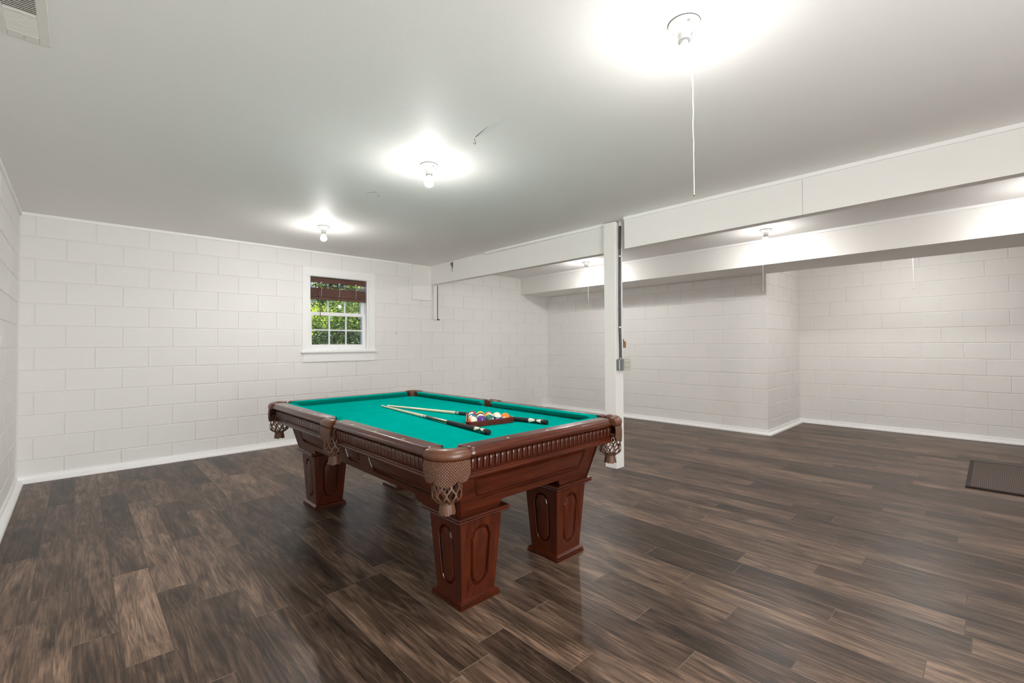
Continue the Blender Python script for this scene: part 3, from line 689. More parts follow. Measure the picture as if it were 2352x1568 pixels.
lamps = [((2.045, -5.247), 'bare lit bulb in a porcelain holder with a long pull string, nearest to camera', 0.15, -0.655),
         ((2.096, -3.414), 'bare lit ceiling bulb above the pool table, middle of the row of three', 2.9, -0.085),
         ((2.197, -1.312), 'bare lit ceiling bulb in front of the window, farthest of the row of three', None, 0),
         ((5.709, -4.371), 'bare lit bulb with pull string before the soffit, right of the post', 2.75, -0.665),
         ((5.841, -1.863), 'bare lit bulb with pull string before the soffit, seen just left of the post', 0.2, -0.665),
         ((5.70, -6.42), 'bare lit ceiling bulb between beam and soffit whose glow shows at the frame edge', None, 0),
         ((7.40, -5.392), 'bare lit bulb up in the alcove, only its pull string seen below the soffit', 0.3, -0.592),
         ((2.05, -7.25), 'added ceiling bulb out of view behind the camera, continuing the row', None, 0)]  # last bulb is unseen, added for more light in the room
for i, ((x, y), lab, ang, zend) in enumerate(lamps):
    t = base_fx if i == 0 else dup(base_fx0)
    if i == 0: base_fx0 = base_fx
    if i == 0:
        pass
    t.location = (x, y, H-0.0002); t.rotation_euler = (0, 0, 0.9*i+0.3)
    tag(t, lab, 'light bulb', 'bare ceiling bulbs')
for i, ((x, y), lab, ang, zend) in enumerate(lamps):
    t = [o for o in bpy.data.objects if o.get('label') == lab][0]
    if ang is not None: chain(t, RA+ang-t.rotation_euler.z, zend, True, i+1)

# ------------------------------------------------------------------ pool table
TX, TY = 2.105, -3.335
tb = thing('pool_table', 'mahogany pool table with green cloth, leather net pockets and four square tapered legs', 'pool table', (TX, TY, 0))
UW, VW = 0.665, 1.178            # outer half sizes of the rails
UB, VB = 0.578, 1.090            # wood / cushion joint
UN, VN = 0.537, 1.047            # cushion nose
ZR, ZB = 0.787, 0.746            # rail top, bed cloth
def inset(poly, d):
    n = len(poly); out = []
    area = sum(poly[i][0]*poly[(i+1) % n][1]-poly[(i+1) % n][0]*poly[i][1] for i in range(n))
    sg = 1 if area > 0 else -1
    for i in range(n):
        a, b, c = Vector(poly[i-1]), Vector(poly[i]), Vector(poly[(i+1) % n])
        t1, t2 = (b-a).normalized(), (c-b).normalized()
        n1, n2 = Vector((-t1.y, t1.x))*sg, Vector((-t2.y, t2.x))*sg
        m = (n1+n2)
        m = m.normalized() if m.length > 1e-6 else n1
        k = 1/max(0.5, m.dot(n1)); out.append((b.x+m.x*d*k, b.y+m.y*d*k))
    return out
def rpoly(pts, rads, seg=6):
    out = []; n = len(pts)
    for i in range(n):
        a, b, c = Vector(pts[i-1]), Vector(pts[i]), Vector(pts[(i+1) % n]); r = rads[i] if isinstance(rads, (list, tuple)) else rads
        if r <= 0: out.append(tuple(b)); continue
        t1, t2 = (a-b).normalized(), (c-b).normalized(); ang = t1.angle(t2); d = r/math.tan(ang/2)
        p, q = b+t1*d, b+t2*d; cen = b+(t1+t2).normalized()*(r/sin(ang/2))
        a0, a1 = atan2(p.y-cen.y, p.x-cen.x), atan2(q.y-cen.y, q.x-cen.x); da = (a1-a0+pi) % (2*pi)-pi
        for k in range(seg+1): out.append((cen.x+r*cos(a0+da*k/seg), cen.y+r*sin(a0+da*k/seg)))
    return out
def holed(outer, holes, to3, thick):
    """board face with holes, mapped by to3(p, q, depth); thick>0 adds edge and back"""
    bm = bmesh.new(); edges = []
    for lp in [outer]+holes:
        vs = [bm.verts.new((p[0], p[1], 0)) for p in lp]
        edges += [bm.edges.new((vs[i], vs[(i+1) % len(vs)])) for i in range(len(vs))]
    bmesh.ops.triangle_fill(bm, use_beauty=True, edges=edges)
    bm.verts.index_update()
    mb = MB(); mb.add([to3(v.co.x, v.co.y, 0.0) for v in bm.verts], [[v.index for v in f.verts] for f in bm.faces]); bm.free()
    if thick: mb.loft([[to3(p[0], p[1], 0.0) for p in outer], [to3(p[0], p[1], thick) for p in outer]], caps=(False, True))
    return mb
def raised(outline, to3, g=0.014, w=0.011, b=0.013):
    ins = [(0, 0), (0.0015, 0.004), (0.004, g), (w, g), (w+0.002, g-0.003), (w+b, 0.0015), (w+b+0.002, 0.001)]
    mb = MB(); rings = []
    for d, dep in ins: rings.append([to3(p[0], p[1], dep) for p in (inset(outline, d) if d else outline)])
    mb.loft(rings, caps=(False, True)); return mb

# legs
def leg_outline():
    def hw(z): return 0.070+(z-0.05)*0.062
    zt, zb_ = 0.315, 0.120
    pts = [(-hw(zb_), zb_), (-hw(zb_)+0.011, zb_-0.006)]
    r = hw(zb_)-0.013
    pts += [(-r*cos(a), zb_-0.010-0.030*sin(a)) for a in [pi*k/10 for k in range(0, 11)]]
    pts += [(hw(zb_)-0.011, zb_-0.006), (hw(zb_), zb_), (hw(zt), zt), (hw(zt)-0.012, zt+0.007)]
    r = hw(zt)-0.014
    pts += [(r*cos(a), zt+0.012+0.042*sin(a)) for a in [pi*k/10 for k in range(0, 11)]]
    pts += [(-hw(zt)+0.012, zt+0.007), (-hw(zt), zt)]
    return [(p[0]*0.72, p[1]) for p in pts]
def hs(z): return 0.099+(z-0.030)*(0.026/0.37)
lo = leg_outline()
def legface(k):
    R = Matrix.Rotation(k*pi/2, 3, 'Z')
    return lambda p, q, d: tuple(R @ Vector((p, -hs(q)+d, q)))
leg = None
lm = MB()
pans = []
for k in range(4):
    fo = holed([(-hs(0.03), 0.03), (hs(0.03), 0.03), (hs(0.402), 0.402), (-hs(0.402), 0.402)], [lo], legface(k), 0)
    lm.add(fo.v, fo.f); pans.append(raised(lo, legface(k), 0.016, 0.009, 0.008))
plm = MB(); plm.loft([[(-h, -h, z), (h, -h, z), (h, h, z), (-h, h, z)] for z, h in ((0, 0.119), (0.0075, 0.119), (0.008, 0.1145), (0.0105, 0.1145), (0.011, 0.118), (0.0175, 0.118), (0.018, 0.113), (0.0205, 0.113), (0.021, 0.116), (0.0255, 0.1155), (0.034, 0.0995), (0.0345, 0.098))])
cpm = MB(); cpm.loft([[(-h, -h, z), (h, -h, z), (h, h, z), (-h, h, z)] for z, h in ((0.396, 0.122), (0.402, 0.136), (0.410, 0.150), (0.4155, 0.156), (0.421, 0.155), (0.4225, 0.150), (0.426, 0.150), (0.4275, 0.156), (0.434, 0.155), (0.4355, 0.152))])
legs = []
for i, (u, v) in enumerate(((-0.328, -0.889), (0.338, -0.889), (-0.328, 0.893), (0.338, 0.893))):
    if i == 0:
        leg = lm.build('leg', M_wood, tb, loc=(u, v, 0)); plm.build('plinth', M_woodx, leg); cpm.build('cap', M_woodx, leg)
        for pm_ in pans: pm_.build('panel', M_wood, leg, 25)
    else: dup(leg, tb, (u, v, 0))

# aprons (slanted boards with raised panels)
SL = 0.25; Z0, Z1 = 0.4355, 0.648; LS = sqrt(1+SL*SL)
AU, AV = 0.476, 1.022
def apron_map(kind, sgn):
    def f(p, q, d):      # p along, q = z, d depth inward
        o = (AV if kind == 'short' else AU)+SL*(q-Z0)-d
        return (p*-sgn, sgn*o, q) if kind == 'short' else (sgn*o, p*sgn, q)
    return f
for sgn in (-1, 1):
    hb = AU; ht = AU+SL*(Z1-Z0); la_ = 0.24
    arch = [(-hb, Z0), (-la_-0.012, Z0)]+[(-la_+0.03*sin(a)*0.9-0.0, Z0+0.032*(1-cos(a))) for a in [pi/2*k/5 for k in range(6)]]+[(la_-0.03*sin(a)*0.9, Z0+0.032*(1-cos(a))) for a in [pi/2*k/5 for k in range(5, -1, -1)]]+[(la_+0.012, Z0), (hb, Z0), (ht, Z1), (-ht, Z1)]
    pan = rpoly([(-0.385, 0.500), (0.385, 0.500), (0.415, 0.622), (-0.415, 0.622)], [0.045, 0.045, 0, 0])
    mp_ = apron_map('short', sgn)
    a = holed(arch, [pan], mp_, 0.022).build('apron', M_woodx, tb)
    raised(pan, mp_).build('panel', M_woodx, a, 25)
    hb = AV; ht = AV+SL*(Z1-Z0); la_ = 0.70
    arch = [(-hb, Z0), (-la_-0.012, Z0)]+[(-la_+0.03*sin(a_)*0.9, Z0+0.036*(1-cos(a_))) for a_ in [pi/2*k/5 for k in range(6)]]+[(la_-0.03*sin(a_)*0.9, Z0+0.036*(1-cos(a_))) for a_ in [pi/2*k/5 for k in range(5, -1, -1)]]+[(la_+0.012, Z0), (hb, Z0), (ht, Z1), (-ht, Z1)]
    mp_ = apron_map('long', sgn)
    ps = []
    for s in (-1, 1): ps.append(rpoly([(s*0.235, 0.503), (s*0.885, 0.503), (s*0.925, 0.622), (s*0.205, 0.622)], [0.03, 0.045, 0, 0]))
    ps.append(rpoly([(-0.085, 0.512), (0.085, 0.512), (0.108, 0.622), (-0.108, 0.622)], [0.022, 0.022, 0, 0]))
    a = holed(arch, ps, mp_, 0.022).build('apron', M_woody, tb)
    for p_ in ps: raised(p_, mp_).build('panel', M_woody, a, 25)

# bed cloth with pocket cut-outs
HC, HR = (0.560, 1.070), 0.058   # corner pocket hole
MC = 0.604                       # side pocket hole centre
bed = []
def arc(cx, cy, r, a0, a1, n=8): return [(cx+r*cos(a0+(a1-a0)*k/n), cy+r*sin(a0+(a1-a0)*k/n)) for k in range(n+1)]
bed += [(0.575, -1.0)]; bed += arc(MC, 0, HR, -2.3, -2*pi+2.3, 8)[::1] if False else [(0.575, -0.045)]+[(MC+HR*cos(a), HR*sin(a)) for a in (-2.35, -2.7, -3.14, -3.58, -3.93)]+[(0.575, 0.045)]
bed += [(0.575, 1.0)]+[(HC[0]+HR*cos(a), HC[1]+HR*sin(a)) for a in (-1.25, -1.7, -2.1, -2.36, -2.6, -3.0, -3.45)]+[(0.49, 1.087)]
q1 = bed[:]
bed = q1+[(-x, y) for x, y in q1[::-1] if y > 0.5]+[(-x, y) for x, y in q1[::-1] if y < 0.5 and y > -0.5]+[(-0.575, -1.0)]+[(-x, -y) for x, y in q1 if y > 1.0][0:]+[(x, -y) for x, y in q1[::-1] if y > 1.0]
bm = MB(); bm.loft([[(x, y, ZB-0.03) for x, y in bed], [(x, y, ZB) for x, y in bed]])
bm.build('bed', M_cloth, tb)

# rails
def rail(x0, x1, y0, y1, r_out, M, outer):
    """outer: which side is the outside ('+x','-x','+y','-y')"""
    if outer == '+x': P, R = [(x0, y0), (x1, y0), (x1, y1), (x0, y1)], [0.004, r_out, r_out, 0.004]
    elif outer == '-x': P, R = [(x0, y0), (x1, y0), (x1, y1), (x0, y1)], [r_out, 0.004, 0.004, r_out]
    elif outer == '+y': P, R = [(x0, y0), (x1, y0), (x1, y1), (x0, y1)], [0.004, 0.004, r_out, r_out]
    else: P, R = [(x0, y0), (x1, y0), (x1, y1), (x0, y1)], [r_out, r_out, 0.004, 0.004]
    pl_ = rpoly(P, R, 8); rings = []
    for z, i in ((0.7455, 0.010), (0.750, 0.003), (0.756, 0.0), (0.764, 0.0005), (0.7685, 0.004), (0.7695, 0.008), (0.7705, 0.0085), (0.776, 0.0095), (0.7815, 0.0125), (0.7855, 0.018), (ZR, 0.023)):
        q = inset(pl_, i) if i else pl_
        # keep the cushion side straight
        qq = []
        for (x, y), (bx, by) in zip(q, pl_):
            if outer == '+x' : x = max(x, x0) if x > x0+0.03 else bx
            if outer == '-x' : x = x if x < x1-0.03 else bx
            if outer == '+y' : y = y if y > y0+0.03 else by
            if outer == '-y' : y = y if y < y1-0.03 else by
            qq.append((x, y, z))
        rings.append(qq)
    mb = MB(); mb.loft(rings); return mb.build('rail', M, tb, 28)
DEN = [(0.0, 0.6785), (0.007, 0.679), (0.0105, 0.683), (0.0125, 0.692), (0.0145, 0.716), (0.0145, 0.725), (0.0125, 0.731), (0.008, 0.7345), (0.0, 0.7355)]
def dentil_mesh():
    mb = MB(); w = 0.0132
    rings = []
    for t, s in ((-1, 0.86), (-0.86, 1.0), (0.86, 1.0), (1, 0.86)):
        rings.append([(t*w, -o*s, z if s == 1 else 0.705+(z-0.705)*(0.94+0.06*s)) for o, z in DEN])
    mb.loft(rings); return mb.mesh('dentil', M_wood, 50)
dm = dentil_mesh()
FAS = [(0.0, 0.742), (-0.02, 0.742), (-0.02, 0.640), (-0.006, 0.640), (0.001, 0.6425), (0.006, 0.647), (0.008, 0.653), (0.006, 0.659), (0.000, 0.6625), (-0.001, 0.666), (0.003, 0.669), (0.004, 0.6725), (0.0, 0.6745)]
def fascia(par, a0, a1, side, M):
    mb = MB(); rings = []
    for a in (a0, a1):
        r = []
        for o, z in FAS:
            d = 0.628+o
            if side == '+x': r.append((d, a, z))
            elif side == '-x': r.append((-d, a, z))
            elif side == '+y': r.append((a, d+VW-UW, z))
            else: r.append((a, -(d+VW-UW), z))
        rings.append(r)
    mb.loft(rings); return mb.build('molding', M, par, 40)
def dentils(par, a0, n, pitch, side):
    for i in range(n):
        a = a0+i*pitch
        if side == '-y': obj('dentil', dm, par, (a, -(0.628+VW-UW), 0), (0, 0, 0))
        elif side == '+y': obj('dentil', dm, par, (a, 0.628+VW-UW, 0), (0, 0, pi))
        elif side == '-x': obj('dentil', dm, par, (-0.628, a, 0), (0, 0, -pi/2))
        else: obj('dentil', dm, par, (0.628, a, 0), (0, 0, pi/2))
dia = MB(); dia.loft([[(0.011, 0, z), (0, 0.0055, z), (-0.011, 0, z), (0, -0.0055, z)] for z in (ZR-0.001, ZR+0.0006)])
diam = dia.mesh('sight', M_sight)
VE, UE, VM = 1.062, 0.532, 0.060   # rail ends at corner and side pockets
for sx_ in (-1, 1):
    for sy in (-1, 1):
        y0, y1 = (VM, VE) if sy > 0 else (-VE, -VM)
        rl_ = rail(UB, UW, y0, y1, 0.045, M_woody, '+x') if sx_ > 0 else rail(-UW, -UB, y0, y1, 0.045, M_woody, '-x')
        side = '+x' if sx_ > 0 else '-x'
        f0, f1 = (0.058, 1.085) if sy > 0 else (-1.085, -0.058)
        fascia(rl_, f0, f1, side, M_woody)
        n = 28; dentils(rl_, 0.083*sy if sy > 0 else -0.083-(n-1)*0.0345, n, 0.0345, side)
        for d in (0.27, 0.54, 0.81): obj('sight', diam, rl_, (sx_*0.630, sy*d*1.0, 0), (0, 0, 0))
for sy in (-1, 1):
    rl_ = rail(-UE, UE, VB, VW, 0.045, M_woodx, '+y') if sy > 0 else rail(-UE, UE, -VW, -VB, 0.045, M_woodx, '-y')
    side = '+y' if sy > 0 else '-y'
    fascia(rl_, -0.575, 0.575, side, M_woodx); dentils(rl_, -0.5175, 31, 0.0345, side)
    for d in (-0.27, 0.0, 0.27): obj('sight', diam, rl_, (d, sy*1.137, 0), (0, 0, pi/2))
# cushions
CP = [(0.002, ZR-0.0005), (-0.012, ZR-0.0005), (-0.036, ZR-0.002), (-0.0405, ZR-0.0035), (-0.041, ZR-0.006), (-0.0375, ZR-0.010), (-0.001, ZB-0.0005), (0.002, ZB-0.0005)]
def cushion(kind, sgn, a0, a1, e0, e1):
    """a0,a1 at the wood joint; e0,e1 how much shorter the nose is at each end"""
    mb = MB(); rings = []
    def pt(a, o, z):
        if kind == 'long': return (sgn*(UB+o), a, z)
        return (a, sgn*(VB+o), z)
    for k in range(2):
        r = []
        for o, z in CP:
            t = min(1, max(0, -o/0.041)); r.append(pt((a0+e0*t) if k == 0 else (a1-e1*t), o, z))
        rings.append(r)
    mb.loft(rings); mb.build('cushion', M_cloth, tb, 40)
for sx_ in (-1, 1):
    cushion('long', sx_, 0.055, 1.022, 0.012, 0.05); cushion('long', sx_, -1.022, -0.055, 0.05, 0.012)
for sy in (-1, 1): cushion('short', sy, -0.512, 0.512, 0.05, 0.05)

# pockets
def sup(a, n=2.5):
    c, s = cos(a), sin(a); return (abs(c)**(2/n), abs(s)**(2/n))
def corner_path(k=18, ext=0.0):
    cx, cy, ax, ay = 0.530, 1.055, 0.136, 0.124
    pts = []
    for i in range(k+1):
        a = pi/2*i/k; x, y = sup(a); pts.append(Vector((cx+ax*x, cy+ay*y)))
    return pts
def side_path(k=12, half=0.066):
    return [Vector((UW+0.004*cos(pi*(i/k-0.5)), -half+2*half*i/k)) for i in range(k+1)]
def normals(pts, ref):
    out = []
    for i in range(len(pts)):
        t = (pts[min(i+1, len(pts)-1)]-pts[max(i-1, 0)]).normalized(); n = Vector((t.y, -t.x))
        if n.dot(pts[i]-ref) < 0: n = -n
        out.append(n)
    return out
COLL = [(0.004, 0.7425), (0.010, 0.7475), (0.0125, 0.757), (0.0115, 0.768), (0.006, 0.779), (-0.004, 0.7865), (-0.018, 0.791), (-0.032, 0.790), (-0.042, 0.785), (-0.046, 0.776), (-0.046, 0.745), (-0.02, 0.7425)]
def collar(path, ref, hole):
    nm = normals(path, ref); mb = MB(); k = len(path)-1; rings = []
    for i, (p, n) in enumerate(zip(path, nm)):
        e = min(i, k-i)/k; sc_ = 0.86 if e == 0 else (0.97 if e < 0.08 else 1.0)
        rings.append([(p.x+n.x*o, p.y+n.y*o, 0.765+(z-0.765)*sc_) for o, z in COLL])
    mb.loft(rings)
    # liner behind the mouth and tube through the bed
    a0 = atan2(hole[1], hole[0]) if hole[1] else 0.0
    ri, ro = [], []
    for z, r in ((0.771, HR+0.003), (0.760, HR+0.002), (0.735, HR), (0.700, HR-0.002)):
        ri.append([(hole[0]+r*cos(a0+b), hole[1]+r*sin(a0+b), z) for b in [(-1.95+3.9*j/18) for j in range(19)]])
    for r_ in ri: ro.append([(x+(x-hole[0])*0.05, y+(y-hole[1])*0.05, z) for x, y, z in r_][::-1])
    mb.loft([a+b for a, b in zip(ri, ro)])
    mb.lathe([(HR+0.003, 0.738), (HR+0.004, 0.69), (HR-0.002, 0.69), (HR-0.002, 0.738)], 24, (hole[0], hole[1], 0), caps=(False, False))
    return mb
def shield(path, ref, off, ztop, bottom):
    nm = normals(path, ref); L_ = [0.0]
    for a, b in zip(path[:-1], path[1:]): L_.append(L_[-1]+(b-a).length)
    tot = L_[-1]; m = 9
    vs, uvs, fs = [], [], []
    for face, dd in ((0, 0.0), (1, -0.004)):
        for i, (p, n) in enumerate(zip(path, nm)):
            s = L_[i]/tot; zb_ = bottom(s)
            for j in range(m):
                z = ztop+(zb_-ztop)*j/(m-1); o = off+dd+0.004*sin(pi*j/(m-1))
                vs.append((p.x+n.x*o, p.y+n.y*o, z)); uvs.append((L_[i]-tot/2, z))
    K = len(path)
    for i in range(K-1):
        for j in range(m-1):
            a = i*m+j; fs.append([a, a+1, a+m+1, a+m]); b = K*m+a; fs.append([b, b+m, b+m+1, b+1])
    for i in range(K-1):
        a = i*m+m-1; b = K*m+a; fs.append([a, b, b+m, a+m]); a = i*m; b = K*m+a; fs.append([a, a+m, b+m, b])
    for i in (0, K-1):
        for j in range(m-1):
            a = i*m+j; b = K*m+a; fs.append([a, a+1, b+1, b])
    return vs, fs, uvs
def shield_obj(data, parent):
    vs, fs, uvs = data; mb = MB(); mb.v = vs; mb.f = fs; mb.m = [0]*len(fs)
    me = mb.mesh('shield', [M_shield, M_leather], 50)
    uvl = me.uv_layers.new(name='UVMap')
    for lp in me.loops: uvl.data[lp.index].uv = uvs[lp.vertex_index]
    return obj('shield', me, parent)
def scallop3(s):
    if s < 0.27: t = s/0.27; return 0.652+0.030*(1-sqrt(max(0, 1-(1-min(1, t*1.6))**2)))+ (0.010*max(0, t-0.75)*4)
    if s > 0.73: return scallop3(1-s)
    t = (s-0.5)/0.23; return 0.637+0.025*t*t
def scallop1(s):
    t = (s-0.5)/0.5; return 0.662+0.012*t*t+(0.012*max(0, abs(t)-0.8)*5)
def ribbon(mb, pts, nrm, w, th):
    rings = []
    for i, p in enumerate(pts):
        t = (pts[min(i+1, len(pts)-1)]-pts[max(i-1, 0)]).normalized(); n = nrm[i]; b = t.cross(n).normalized()
        rings.append([p+b*w/2+n*th/2, p-b*w/2+n*th/2, p-b*w/2-n*th/2, p+b*w/2-n*th/2])
    mb.loft(rings)
def net(c, z0, z1, r0, r1, rb_, ns=10):
    mb = MB(); hgt = z0-z1
    def rad(t): return r0+(r1-r0)*sin(min(1, t/0.75)*pi/2) if t < 0.75 else r1+(rb_-r1)*((t-0.75)/0.25)**1.8
    keys = [(0.0, 1), (0.38, 0), (0.46, 0), (0.62, 1), (0.70, 1), (0.90, 0), (1.0, 0)]
    for k in range(2*ns):
        sg = 1 if k % 2 == 0 else -1; th0 = (k+0.5)*pi/ns
        pts, nr = [], []
        for q in range(25):
            t = q/24
            for (ta, va), (tb_, vb) in zip(keys[:-1], keys[1:]):
                if ta <= t <= tb_: val = va+(vb-va)*(t-ta)/(tb_-ta); break
            th = th0+sg*(val-0.5)*0.86*pi/ns*1.0
            rr = rad(t); pts.append(Vector((c[0]+rr*cos(th), c[1]+rr*sin(th), z0-hgt*t))); nr.append(Vector((cos(th), sin(th), 0.0)))
        ribbon(mb, pts, nr, 0.0070, 0.0032)
    mb.tube([(c[0]+r0*cos(2*pi*i/24), c[1]+r0*sin(2*pi*i/24), z0) for i in range(24)], 0.005, 8, loop=True)
    mb.tube([(c[0]+rb_*cos(2*pi*i/24), c[1]+rb_*sin(2*pi*i/24), z1+0.002) for i in range(24)], 0.005, 8, loop=True)
    return mb
def fringe(c, z0, z1, r0, r1, tilt=(0, 0)):
    mb = MB(); q = random.Random(9)
    n = 22
    for i in range(n):
        a = 2*pi*i/n; R0, R1 = r0, r1*q.uniform(0.94, 1.06); zz_ = z1+q.uniform(-0.003, 0.003)
        p0 = Vector((c[0]+R0*cos(a), c[1]+R0*sin(a), z0)); p1 = Vector((c[0]+R1*cos(a)+tilt[0], c[1]+R1*sin(a)+tilt[1], zz_))
        ribbon(mb, [p0, p0.lerp(p1, 0.5)+Vector((cos(a), sin(a), 0))*0.001, p1], [Vector((cos(a), sin(a), 0))]*3, 2*pi*r1/n*0.92, 0.0035)
    mb.lathe([(r0*0.8, z0+0.004), (r0*0.8, z0-0.004), (r1*0.7, z1+0.006)], 16, (c[0], c[1], 0))
    return mb
def mirror(mb, sx_, sy):
    for i, p in enumerate(mb.v): mb.v[i] = (p[0]*sx_, p[1]*sy, p[2])
    return mb
for sx_ in (-1, 1):
    for sy in (-1, 1):
        pk = mirror(collar(corner_path(), Vector((0.4, 0.9)), HC), sx_, sy).build('pocket', M_leather, tb, 45)
        vs, fs, uvs = shield(corner_path(26), Vector((0.4, 0.9)), 0.008, 0.742, scallop3)
        shield_obj(([(x*sx_, y*sy, z) for x, y, z in vs], fs, uvs), pk)
        c = (0.592*sx_, 1.106*sy)
        net(c, 0.690, 0.558, 0.056, 0.064, 0.030).build('net', M_net, pk, 40)
        fringe(c, 0.560, 0.514, 0.026, 0.034).build('fringe', M_net, pk)
for sx_ in (-1, 1):
    pk = mirror(collar(side_path(), Vector((0.4, 0.0)), (MC, 0.0)), sx_, 1).build('pocket', M_leather, tb, 45)
    vs, fs, uvs = shield(side_path(16, 0.074), Vector((0.4, 0)), 0.008, 0.742, scallop1)
    shield_obj(([(x*sx_, y, z) for x, y, z in vs], fs, uvs), pk)
    c = (0.622*sx_, -0.01)
    net(c, 0.690, 0.578, 0.052, 0.058, 0.030).build('net', M_net, pk, 40)
    fringe(c, 0.580, 0.526, 0.026, 0.033, (0.0, 0.0)).build('fringe', M_net, pk)

# ------------------------------------------------------------------ rack, balls, cues
RC, RA_, BR = Vector((2.175, -3.885)), radians(-8), 0.0286
rk = []
for k in range(3):
    a = RA_+radians(-30+120*k); rk.append((RC.x+0.2165*cos(a), RC.y+0.2165*sin(a)))
ro = rpoly(rk, 0.032, 8)
mb = MB(); outp, inn = [], []
for z, i in ((0.0, 0.001), (0.002, 0.0), (0.015, 0.0), (0.0165, 0.003), (0.0205, 0.003), (0.022, 0.0), (0.031, 0.0), (0.033, 0.002), (0.033, 0.009), (0.031, 0.0105), (0.002, 0.0105), (0.0, 0.0095)):
    outp.append([(x, y, ZB+0.0003+z) for x, y in (inset(ro, i) if i else ro)])
mb.loft(outp, loop=True)
rack = tag(mb.build('ball_rack', M_rackwood, None, 40), 'reddish wooden triangle rack holding fifteen balls on the green cloth', 'rack')
c_ = -_f; r_ = _r; u_ = Vector((0, 0, 1))
def ball_mat(num, col, cap, numax):
    m, nt, p = new_mat('ball_%d' % num)
    tc = N(nt, 'ShaderNodeTexCoord'); nz = N(nt, 'ShaderNodeVectorMath', operation='NORMALIZE'); L(nt, tc.outputs['Object'], nz.inputs[0])
    def absdot(v):
        d = N(nt, 'ShaderNodeVectorMath', operation='DOT_PRODUCT'); d.inputs[1].default_value = v.normalized(); L(nt, nz.outputs[0], d.inputs[0])
        a = N(nt, 'ShaderNodeMath', operation='ABSOLUTE'); L(nt, d.outputs['Value'], a.inputs[0]); return a
    cream = (0.80, 0.74, 0.60, 1)
    src = None
    if cap is not None:
        g = N(nt, 'ShaderNodeMath', operation='GREATER_THAN'); g.inputs[1].default_value = 0.55; L(nt, absdot(cap).outputs[0], g.inputs[0])
        mx = N(nt, 'ShaderNodeMix', data_type='RGBA'); mx.inputs['A'].default_value = (*col, 1); mx.inputs['B'].default_value = cream
        L(nt, g.outputs[0], mx.inputs['Factor']); src = mx.outputs['Result']
    g2 = N(nt, 'ShaderNodeMath', operation='GREATER_THAN'); g2.inputs[1].default_value = cos(0.40); L(nt, absdot(numax).outputs[0], g2.inputs[0])
    m2 = N(nt, 'ShaderNodeMix', data_type='RGBA'); m2.inputs['A'].default_value = (*col, 1); m2.inputs['B'].default_value = cream
    if src: L(nt, src, m2.inputs['A'])
    L(nt, g2.outputs[0], m2.inputs['Factor']); L(nt, m2.outputs['Result'], p.inputs['Base Color'])
    p.inputs['Roughness'].default_value = 0.12; p.inputs['Coat Weight'].default_value = 0.5
    return m
def perp(cap, pref):
    v = pref-cap.normalized()*pref.dot(cap.normalized()); return v.normalized()
Y_, B_, R_, P_, O_, G_, K_, M_ = (0.80, 0.50, 0.03), (0.010, 0.075, 0.28), (0.55, 0.012, 0.02), (0.085, 0.028, 0.24), (0.85, 0.20, 0.012), (0.005, 0.14, 0.075), (0.008, 0.008, 0.008), (0.17, 0.025, 0.015)
colr = {1: Y_, 2: B_, 3: R_, 4: P_, 5: O_, 6: G_, 7: M_, 8: K_, 9: Y_, 10: B_, 11: R_, 12: P_, 13: O_, 14: G_, 15: M_}
caps = {13: c_*0.62+r_*0.55+u_*0.5, 10: u_*0.95+r_*0.12+c_*0.2, 14: r_*0.9-u_*0.5, 15: c_*0.5-r_*0.25+u_*0.75, 9: r_*0.8+u_*0.6, 12: u_*0.9+c_*0.3, 11: c_*0.3-r_*0.65+u_*0.6}
nums = {2: c_*0.75-r_*0.1+u_*0.42, 6: c_*0.5+r_*0.85, 3: c_*0.7+r_*0.05+u_*0.62, 4: c_*0.35+r_*0.9-u_*0.3, 1: c_*0.2-r_*0.9+u_*0.3, 5: -c_+r_*0.3, 7: r_+c_*0.2, 8: c_*0.1+r_*0.95+u_*0.3}
names = {1: 'solid yellow', 2: 'solid blue', 3: 'solid red', 4: 'solid purple', 5: 'solid orange', 6: 'solid green', 7: 'solid maroon', 8: 'black', 9: 'yellow striped', 10: 'blue striped', 11: 'red striped', 12: 'purple striped', 13: 'orange striped', 14: 'green striped', 15: 'maroon striped'}
where = {13: 'at the near left corner of the rack', 4: 'second along the near side of the rack', 6: 'in the middle of the near side of the rack', 10: 'beside the orange ball on the near side of the rack', 5: 'at the right corner of the rack',
         14: 'behind the orange striped ball in the rack', 15: 'behind the purple ball in the rack', 9: 'behind the green ball in the rack', 12: 'behind the blue striped ball in the rack', 2: 'on the left edge of the rack', 8: 'in the centre of the rack', 3: 'behind the yellow striped ball in the rack', 11: 'just below the far tip of the rack', 1: 'behind the black eight ball in the rack', 7: 'in the far tip of the rack'}
grid = [[13, 4, 6, 10, 5], [14, 15, 9, 12], [2, 8, 3], [11, 1], [7]]
ex, ey = Vector((cos(RA_), sin(RA_))), Vector((-sin(RA_), cos(RA_)))
sp = MB(); nb, rows_b = 32, 16
rings = [[(BR*sin(pi*i/rows_b)*cos(2*pi*j/nb), BR*sin(pi*i/rows_b)*sin(2*pi*j/nb), -BR*cos(pi*i/rows_b)) for j in range(nb)] for i in range(1, rows_b)]
sp.loft(rings, caps=(False, False)); b0 = len(sp.v); sp.v += [(0, 0, -BR), (0, 0, BR)]
for j in range(nb):
    sp.f.append([b0, (j+1) % nb, j]); sp.m.append(0); k0 = (rows_b-2)*nb; sp.f.append([b0+1, k0+j, k0+(j+1) % nb]); sp.m.append(0)
